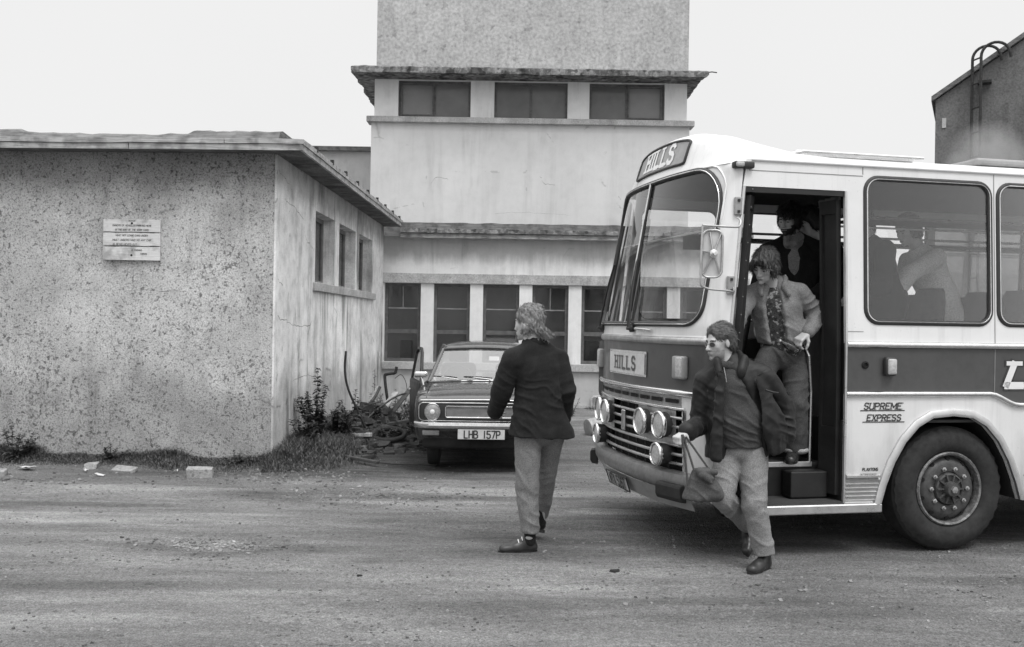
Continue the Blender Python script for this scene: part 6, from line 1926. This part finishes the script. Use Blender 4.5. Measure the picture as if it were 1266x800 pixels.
# ---------------------------------------------------------------- passengers behind the side windows
cy, sy = math.cos(R(13)), math.sin(R(13))
def bus_at(s, t, z=1.0): return (1.335 + s*cy - t*sy, 7.069 + s*sy + t*cy, z)
def passenger(s, t, label, coat, hmat, lean, arm, seed, dz=0.0):
    """standing in the aisle, bent towards the door (local -x), one arm stretched out"""
    P = empty('person', bus_at(s, t), R(13), label, 'person', None)
    c, q = math.cos(lean), math.sin(lean)
    up = lambda h: (-q*(h - .82)*(1 if h > .82 else 0), 0, .82 + (h - .82)*c if h > .82 else h)
    nx, _, nz = up(1.42); hx, _, hz = up(1.60)
    H = Head((hx - .05, 0, hz + .01), (-.95, -.15, -.35), (-.3, 0, 1))
    S = SDF(.006, .03); H.add(S, (nx, 0, nz))
    S.cap(up(1.36), up(.85), .11, .12, ((1, 0, 0), .75))
    shx, _, shz = up(1.36)
    A = [(shx, -.19, shz - .02), arm[0], arm[1]]; Bm = [(shx, .19, shz - .02), (shx - .08, .24, shz - .30), (shx - .22, .20, shz - .48)]
    S.path(A, [.045, .04, .03]); S.path(Bm, [.045, .04, .03])
    hand(S, A[2], V3(A[2]) - V3(A[1]), (0, .3, -1), 1); hand(S, Bm[2], (-.5, 0, -.7), (0, -1, 0), 1)
    for b in (-1, 1): S.path([(0, .09*b, .82), (-.02, .10*b, .43), (.03, .10*b, .05)], [.07, .055, .04])
    skin_body(P, S, H)
    hair('hair', H, P, hmat, [((-.02, 0, .055), (.108, .088, .092)), ((-.065, 0, -.03), (.055, .080, .08)), ((-.01, .072, -.01), (.05, .024, .06)), ((-.01, -.072, -.01), (.05, .024, .06))], [((.118, 0, -.03), (.070, .1, .1))], seed=seed, h=.007)
    S = SDF(.009, .04)
    S.cap(up(1.40), up(1.26), .10, .185, ((1, 0, 0), .68)).cap(up(1.26), up(.95), .185, .185, ((1, 0, 0), .76)).cap(up(.95), (.02, 0, .74), .185, .20, ((1, 0, 0), .78))
    for Q in (A, Bm):
        S.cap(up(1.40), Q[0], .06, .075); S.path(Q, [.08, .07, .052], k=.02)
    garment('coat', S, coat, P, [(A[1], .14, (1, 0, .6), .05, .011), ((nx*.6, -.12, 1.05), .2, (.5, 0, 1), .07, .009)], seed, .007)
    S = SDF(.009, .04)
    for b in (-1, 1): S.path([(0, .09*b, .82), (-.02, .10*b, .43), (.03, .10*b, .06)], [.10, .09, .085])
    garment('trousers', S, 'black_coat', P, [], seed, .005)
    for b in (-1, 1): shoe(P, (.09, .10*b, 0), (-.18, .11*b, 0))
passenger(2.75, 1.06, 'passenger in a pale shirt leaning forward behind the first side window of the coach', 'light_shirt', 'hair_mid', .42, ((-.52, -.26, 1.15), (-.66, -.24, .92)), 41)
passenger(1.72, 1.00, 'passenger in a dark coat stooping just behind the coach door pillar', 'black_coat', 'hair_black', .35, ((-.30, -.28, 1.0), (-.48, -.22, .90)), 42)
passenger(2.32, 1.45, 'passenger in dark clothes queueing between the pale shirt and the door', 'black_coat', 'hair_black', .12, ((-.1, -.25, 1.08), (-.30, -.22, 1.0)), 43)
passenger(2.02, .78, 'passenger in a dark jacket bending beside the first side window', 'black_coat', 'hair_black', .30, ((-.22, -.25, 1.02), (-.42, -.20, .95)), 44)
# ================================================================ GROUND COVER, WEEDS, SCRAP
rs = random.Random(99)
def gh(x, y): return ground_height(x, y)
def blades(n, place, hfun, name, mat, label):
    vs, fs = [], []
    for _ in range(n):
        x, y = place(); h = hfun(x, y)
        if h <= 0.01: continue
        a = rs.uniform(0, 2*PI); l = rs.uniform(.15, .75) * h; w = rs.uniform(.003, .0065)
        z = gh(x, y) - .01
        dx, dy = math.cos(a), math.sin(a)
        b = a + rs.uniform(-.6, .6)
        n0 = len(vs)
        vs += [(x - dy*w, y + dx*w, z), (x + dy*w, y - dx*w, z), (x + dx*l*.35 + dy*w*.7, y + dy*l*.35 - dx*w*.7, z + h*.62), (x + dx*l*.35 - dy*w*.7, y + dy*l*.35 + dx*w*.7, z + h*.62), (x + math.cos(b)*l, y + math.sin(b)*l, z + h*rs.uniform(.8, 1.0))]
        fs += [(n0, n0+1, n0+2, n0+3), (n0+3, n0+2, n0+4)]
    me = bpy.data.meshes.new(name); me.from_pydata(vs, [], fs)
    o = link(name, me, MT[mat]); tag(o, label, kind='stuff')
    return o
def wall_y(x): return 11.5 - (x + 2.76) * .045
def place_front():
    x = rs.uniform(-8.2, -2.45)
    return x, wall_y(x) - abs(rs.gauss(0, .33)) - .02
def h_front(x, y):
    d = wall_y(x) - y
    cl = .5 + .5*noise.noise((x*1.3, 3, 0)) + .35*noise.noise((x*4, y*4, 7))
    big = 1.9 if x < -5.4 else 1.0
    pt = min(1, max(0, .45 + 1.6*noise.noise((x*2.2, y*1.5, 21))))
    return max(0, (.05 + .25*cl*big*.7*pt) * math.exp(-(d/.50)**2) * rs.uniform(.5, 1.15))
blades(42000, place_front, h_front, 'grass', 'grass_blade', 'rough grass along the foot of the pebbledashed wall')
def place_side():
    y = rs.uniform(10.9, 15.5)
    x = -2.72 + .0165*(y-11.5) + abs(rs.gauss(0, .38))
    return x, y
def h_side(x, y):
    cl = .5 + .5*noise.noise((x*2.3, y*1.6, 5))
    d = x + 2.7
    return max(0, (.07 + .32*cl) * math.exp(-(d/.75)**2) * rs.uniform(.5, 1.2) * min(1, (y - 10.8)/.8))
blades(26000, place_side, h_side, 'grass', 'grass_blade', 'weedy grass on the bank beside the low building')
blades(2500, lambda: (rs.uniform(-1.4, 2.0), 19.95 - abs(rs.gauss(0, .12))), lambda x, y: rs.uniform(.03, .14)*max(0, noise.noise((x*2, 0, 2)) + .25), 'grass', 'grass_blade', 'thin grass along the plinth of the long block')

def weed(x, y, h, n_stem, spread, label, lsz=.05, mat='weed_leaf', lean=0.0, dens=46, taper=.75):
    p = empty('weed', (x, y, gh(x, y) - .01), rs.uniform(0, 6), label, 'plant')
    sm, lf = MB(), MB()
    for s in range(n_stem):
        a = rs.uniform(0, 2*PI); sp = spread * rs.uniform(.2, 1.0) if s else spread*.1
        hh = h * (rs.uniform(.45, .85) if s else 1.0)
        pts = smooth_path([(0, 0, 0), (math.cos(a)*sp*.35 + lean*.2, math.sin(a)*sp*.35, hh*.4), (math.cos(a)*sp*.75 + lean*.6, math.sin(a)*sp*.75, hh*.75), (math.cos(a)*sp + lean, math.sin(a)*sp, hh)], 4)
        sm.tube(pts, [.007*(1 - .8*i/len(pts)) for i in range(len(pts))], 5)
        for k_ in range(dens):
            f = rs.uniform(.10, 1.0); i = min(int(f*(len(pts)-1)), len(pts)-2)
            c = pts[i].lerp(pts[i+1], f*(len(pts)-1) - i)
            q = rs.uniform(0, 2*PI); L = lsz * rs.uniform(.6, 1.5) * (1 - taper*f*.75); w = L*.30
            up = rs.uniform(-.3, .9)
            d = Vector((math.cos(q), math.sin(q), up)).normalized(); sd_ = d.cross(Vector((0, 0, 1))).normalized()
            dr = Vector((0, 0, -.25*L))
            c = c + d*.006
            lf.add([c, c + d*L*.45 + sd_*w, c + d*L + dr, c + d*L*.45 - sd_*w, c + d*L*.5 - Vector((0,0,.08*L))], [(0, 1, 4), (0, 4, 3), (1, 2, 4), (4, 2, 3)])
    sm.build('stem', MT['dry_stem' if lsz < .03 else 'weed_leaf'], p)
    f = lf.build('foliage', MT[mat], p); f['kind'] = 'stuff'
    return p
weed(-2.46, 12.55, .98, 9, .24, 'tall leafy weed standing against the foot of the side wall', .10, dens=120)
weed(-2.52, 12.15, .52, 10, .26, 'low bushy weed in front of the tallest weed', .085, dens=80)
weed(-2.30, 13.2, .50, 12, .38, 'broad low weed on the bank behind the tallest weed', .085, dens=80)
weed(-2.05, 14.9, .95, 3, .14, 'thin spindly weed rising out of the scrap heap', .075, dens=40)
weed(-1.78, 15.2, .66, 12, .36, 'dark bushy weed on the scrap heap near the corner', .075)
weed(-1.40, 14.6, .70, 12, .30, 'dark weed beside the open car door', .08)
weed(-1.60, 14.0, .36, 9, .28, 'small weed between the scrap heap and the car', .06)
weed(1.12, 18.2, .48, 4, .16, 'sparse weed growing at the foot of the long block wall', .06, dens=26)
weed(-5.62, 11.25, .46, 7, .35, 'dark bushy weed by the wall at the edge of view', .08, dens=60)
weed(-4.55, 11.35, .22, 5, .2, 'small weed below the notice board', .06)
weed(-3.1, 11.25, .17, 5, .2, 'small weed near the corner of the pebbledashed wall', .05)

weed(-1.95, 14.1, .52, 12, .34, 'dense dark weed growing through the middle of the scrap heap', .085, dens=70)
weed(-2.25, 14.3, .60, 9, .25, 'leafy dark weed between the wall and the scrap heap', .085, dens=70)
weed(-1.75, 13.55, .30, 10, .26, 'low tangled weed around the old tyre', .07, dens=50)
# rubble heap: clods and broken bits that nobody could count
vs_, fs_ = [], []
def clod(x, y, z, r_, flat=1.0):
    n0 = len(vs_)
    M = Matrix.Rotation(rs.uniform(0, 6), 3, 'Z') @ Matrix.Rotation(rs.uniform(-.5, .5), 3, 'X')
    base = [(-1,-1,-1),(1,-1,-1),(1,1,-1),(-1,1,-1),(-1,-1,1),(1,-1,1),(1,1,1),(-1,1,1)]
    for b_ in base:
        v = M @ Vector((b_[0]*r_*rs.uniform(.55, 1), b_[1]*r_*rs.uniform(.55, 1), b_[2]*r_*flat*rs.uniform(.45, .85)))
        vs_.append((x + v.x, y + v.y, z + v.z))
    fs_.extend(tuple(i + n0 for i in f) for f in [(0,3,2,1),(4,5,6,7),(0,1,5,4),(1,2,6,5),(2,3,7,6),(3,0,4,7)])
for _ in range(1500):
    x = rs.gauss(-1.95, .34); y = rs.gauss(14.3, .75)
    if x < -2.6 or x > -1.05: continue
    hm = .46 * math.exp(-((x + 1.95)/.38)**2 - ((y - 14.4)/.8)**2)
    clod(x, y, gh(x, y) + hm*rs.uniform(.3, 1.0), rs.choice([.02, .03, .04, .06, .09]), .8)
k = NT('rubble'); k.base(k.ramp(k.noise(7, 5), [(.3, .02), (.6, .06), (.8, .2)])).rough(.95); MT['rubble'] = k.m
me = bpy.data.meshes.new('rubble'); me.from_pydata(vs_, [], fs_)
tag(link('rubble', me, k.m), 'dark heap of rubble and earth beside the parked car', kind='stuff')
# loose stones over the yard
vs_, fs_ = [], []
for _ in range(16000):
    y = 4.6 + 12.5 * rs.random()**1.3
    x = rs.uniform(-.62*y, .62*y)
    g_ = noise.noise((x*.7, y*1.1, 11))
    if rs.random() > .35 + .9*g_: continue
    r_ = rs.choice([.003, .004, .005, .006, .008, .010]) * (1.7 if rs.random() < .015 else 1)
    clod(x, y, gh(x, y) + r_*.25, r_, .8)
for (cx, cy, n_, sp) in ((-2.15, 7.42, 260, .35), (-1.3, 9.6, 420, .8), (2.4, 6.4, 110, .8), (-2.6, 10.6, 350, .7), (-5, 10.2, 200, .6)):
    for _ in range(n_):
        x, y = rs.gauss(cx, sp), rs.gauss(cy, sp*.35); r_ = rs.choice([.006, .008, .011, .016])
        clod(x, y, gh(x, y) + r_*.2, r_, .8)
k = NT('loose_stone'); k.base(k.ramp(k.noise(3.5, 4), [(.3, .05), (.5, .17), (.7, .36)])).rough(.95)
me = bpy.data.meshes.new('gravel'); me.from_pydata(vs_, [], fs_)
tag(link('gravel', me, k.m), 'loose stones scattered over the yard', kind='stuff')

def stone(name, x, y, size, rz, label, cat, mat='block_stone', jit=.012, tilt=0.0):
    o = MB().box((-size[0]/2, -size[1]/2, 0), (size[0]/2, size[1]/2, size[2]), None, jit).build(name, MT[mat], None, bevel=.01, seg=2)
    o.location = (x, y, gh(x, y) - .012); o.rotation_euler = (tilt, 0, rz)
    return tag(o, label, cat)
stone('concrete_block', -3.28, 10.56, (.27, .14, .11), .12, 'squared concrete block lying at the edge of the grass', 'block')
stone('concrete_slab', -4.17, 10.78, (.23, .18, .06), -.05, 'pale flat slab of concrete in the grass below the notice board', 'slab', tilt=.1)
stone('concrete_slab', -5.42, 10.45, (.26, .16, .07), .3, 'broken slab at the far end of the grass strip', 'slab', tilt=.08)
stone('brick', -4.62, 11.0, (.13, .12, .07), .2, 'half brick hidden in the grass under the notice board', 'brick')
stone('pebble', -.98, 6.57, (.035, .03, .022), .4, 'single dark pebble on the open yard before the man in the dark jacket', 'stone', 'rust', .006)
stone('pebble', .72, 6.75, (.06, .05, .03), .9, 'dark clod on the yard between the two walking men', 'stone', 'rust', .01)

def scrap(x, y, s, label, dz=.02, asp=.6):
    m = MB(); n_ = 5; sd_ = rs.random()*20
    m.grid(lambda u, v: ((u-.5)*s + .012*noise.noise((v*3, sd_, 1)), (v-.5)*s*asp + .01*noise.noise((u*3, sd_, 4)), .028*noise.noise((u*2.2, v*2.2, sd_)) + .012), n_, n_)
    o = m.build('paper_scrap', MT['paper'], None, smooth=80)
    o.location = (x, y, gh(x, y) + dz); o.rotation_euler = (.1, .12, rs.uniform(0, 3)); tag(o, label, 'litter', 'scraps of paper in the grass')
scrap(-5.25, 10.83, .20, 'flat white sheet lying on the grass left of the notice board')
scrap(-2.36, 12.15, .14, 'crumpled white scrap at the foot of the tallest weed', .03, .9)
scrap(-2.22, 11.85, .12, 'white scrap on bare earth below the tallest weed')
scrap(-2.05, 13.25, .22, 'torn white wrapper at the foot of the scrap heap')
scrap(-2.15, 13.6, .12, 'small white scrap just above the torn wrapper')
scrap(-2.12, 12.95, .10, 'small white scrap just below the torn wrapper')
scrap(-1.45, 13.7, .14, 'white scrap between the scrap heap and the car wheel')
scrap(-3.62, 10.78, .05, 'small white speck between the concrete block and the flat slab')
scrap(-4.58, 10.75, .07, 'white scrap beside the half brick')
scrap(-4.32, 10.5, .10, 'thin pale strip on the dirt in front of the grass', .01, .35)

# scrap metal and timber
def rod(name, pts, r_, mat, label, cat, n=7):
    o = MB().tube(smooth_path(pts), r_, n).build(name, MT[mat], None, smooth=60)
    return tag(o, label, cat)
rod('bent_pipe', [(-1.93, 13.6, .12), (-2.06, 13.55, .42), (-2.20, 13.5, .74), (-2.255, 13.5, 1.0), (-2.245, 13.5, 1.27)], .016, 'rust', 'tall bent iron pipe leaning out of the scrap heap against the wall', 'pipe')
rod('crank_bar', [(-1.86, 15.4, .20), (-1.93, 15.42, .60), (-1.96, 15.45, .83), (-1.93, 15.45, .86), (-1.86, 15.45, .875), (-1.80, 15.45, .89), (-1.78, 15.45, .98)], .024, 'rust', 'dark cranked iron bar standing upright in the scrap heap', 'bar')
rod('wire_loop', [(-1.72, 15.4, .2), (-1.62, 15.4, .5), (-1.62, 15.4, .72), (-1.70, 15.4, .86), (-1.80, 15.42, .80)], .005, 'rust', 'thin wire loop beside the cranked iron bar', 'wire')
rod('branch', [(-2.35, 13.9, .15), (-2.12, 14.2, .38), (-1.98, 14.5, .58), (-1.92, 14.6, .72)], .022, 'dark_wood', 'dark branch sticking out of the scrap heap', 'branch')
def plank(a, b, w, t, mat, label):
    a, b = Vector(a), Vector(b); d = (b - a); L = d.length
    o = MB().box((-w/2, -t/2, 0), (w/2, t/2, L), None, .004).build('plank', MT[mat], None, bevel=.004)
    o.location = a; o.rotation_euler = d.to_track_quat('Z', 'Y').to_euler(); tag(o, label, 'plank', 'planks on the scrap heap')
plank((-2.0, 14.0, .15), (-1.72, 14.9, .62), .09, .03, 'old_board', 'pale plank leaning on the scrap heap')
plank((-2.15, 14.3, .18), (-1.95, 14.7, .72), .07, .03, 'old_board', 'narrow plank standing nearly upright behind the pale plank')
plank((-1.9, 13.8, .22), (-1.25, 14.3, .30), .08, .04, 'dark_wood', 'dark plank lying flat across the scrap heap')
plank((-2.35, 13.3, .14), (-1.85, 13.35, .16), .10, .05, 'old_board', 'weathered board lying at the near edge of the scrap heap')
plank((-2.02, 11.95, .06), (-1.52, 11.50, .05), .05, .03, 'dark_wood', 'thin dark batten lying on the dirt before the car')
rod('hose', [(-1.52, 11.50, .05), (-1.3, 11.45, .04), (-1.05, 11.47, .035), (-.85, 11.46, .035)], .008, 'rubber', 'black hose trailing along the dirt to the car', 'hose')
ty = MB().tube([Vector((-1.66, 13.5, .15)) + Vector((math.cos(q)*.23, math.sin(q)*.20, math.sin(q)*.06)) for q in [2*PI*i/28 for i in range(28)]], .036, 8, closed=True).build('old_tyre', MT['rubber'], None, smooth=60)
tag(ty, 'worn black tyre lying on the scrap heap', 'tyre')
rod('branch', [(-2.1, 13.7, .2), (-1.9, 14.0, .42), (-1.66, 14.2, .60), (-1.5, 14.25, .66)], .014, 'dark_wood', 'thin dark branch arching over the front of the scrap heap', 'branch')
plank((-1.85, 14.6, .2), (-1.50, 15.2, .70), .08, .03, 'dark_wood', 'dark plank propped at the back of the scrap heap')
# drum lying on its side by the long block
D = empty('drum', (1.37, 15.2, gh(1.37, 15.2)), 0, 'pale battered drum lying on its side on the ground behind the coach nose', 'drum')
Md = Matrix.Translation((0, 0, .145)) @ Matrix.Rotation(R(115), 4, 'Z') @ Matrix.Rotation(R(82), 4, 'X') @ Matrix.Scale(.86, 4)
MB().lathe([(.12, -.26), (.150, -.255), (.153, -.10), (.160, -.09), (.153, -.08), (.158, .08), (.166, .09), (.158, .10), (.165, .255), (.12, .26)], Md, 28).build('drum_shell', MT['drum_paint'], D, smooth=35)
MB().tube([Md @ Vector((.155*math.cos(q), .155*math.sin(q), .262)) for q in [2*PI*i/28 for i in range(28)]], .010, 6, closed=True).build('rim', MT['dull_metal'], D)
MB().tube([Md @ Vector((.1615*math.cos(a), .1615*math.sin(a), .0 + .055*math.sin(q))) for q, a in [(2*PI*i/18, PI*.30 + .30*math.cos(2*PI*i/18)) for i in range(18)]], .006, 5, closed=True).build('ring_mark', MT['letter_dark'], D)
MB().tube([(.62, -.06, -.15), (.62, -.06, .20), (.66, -.06, .235), (.78, -.06, .24)], .028, 8).build('waste_pipe', MT['concrete_trim'], MBK, smooth=60)
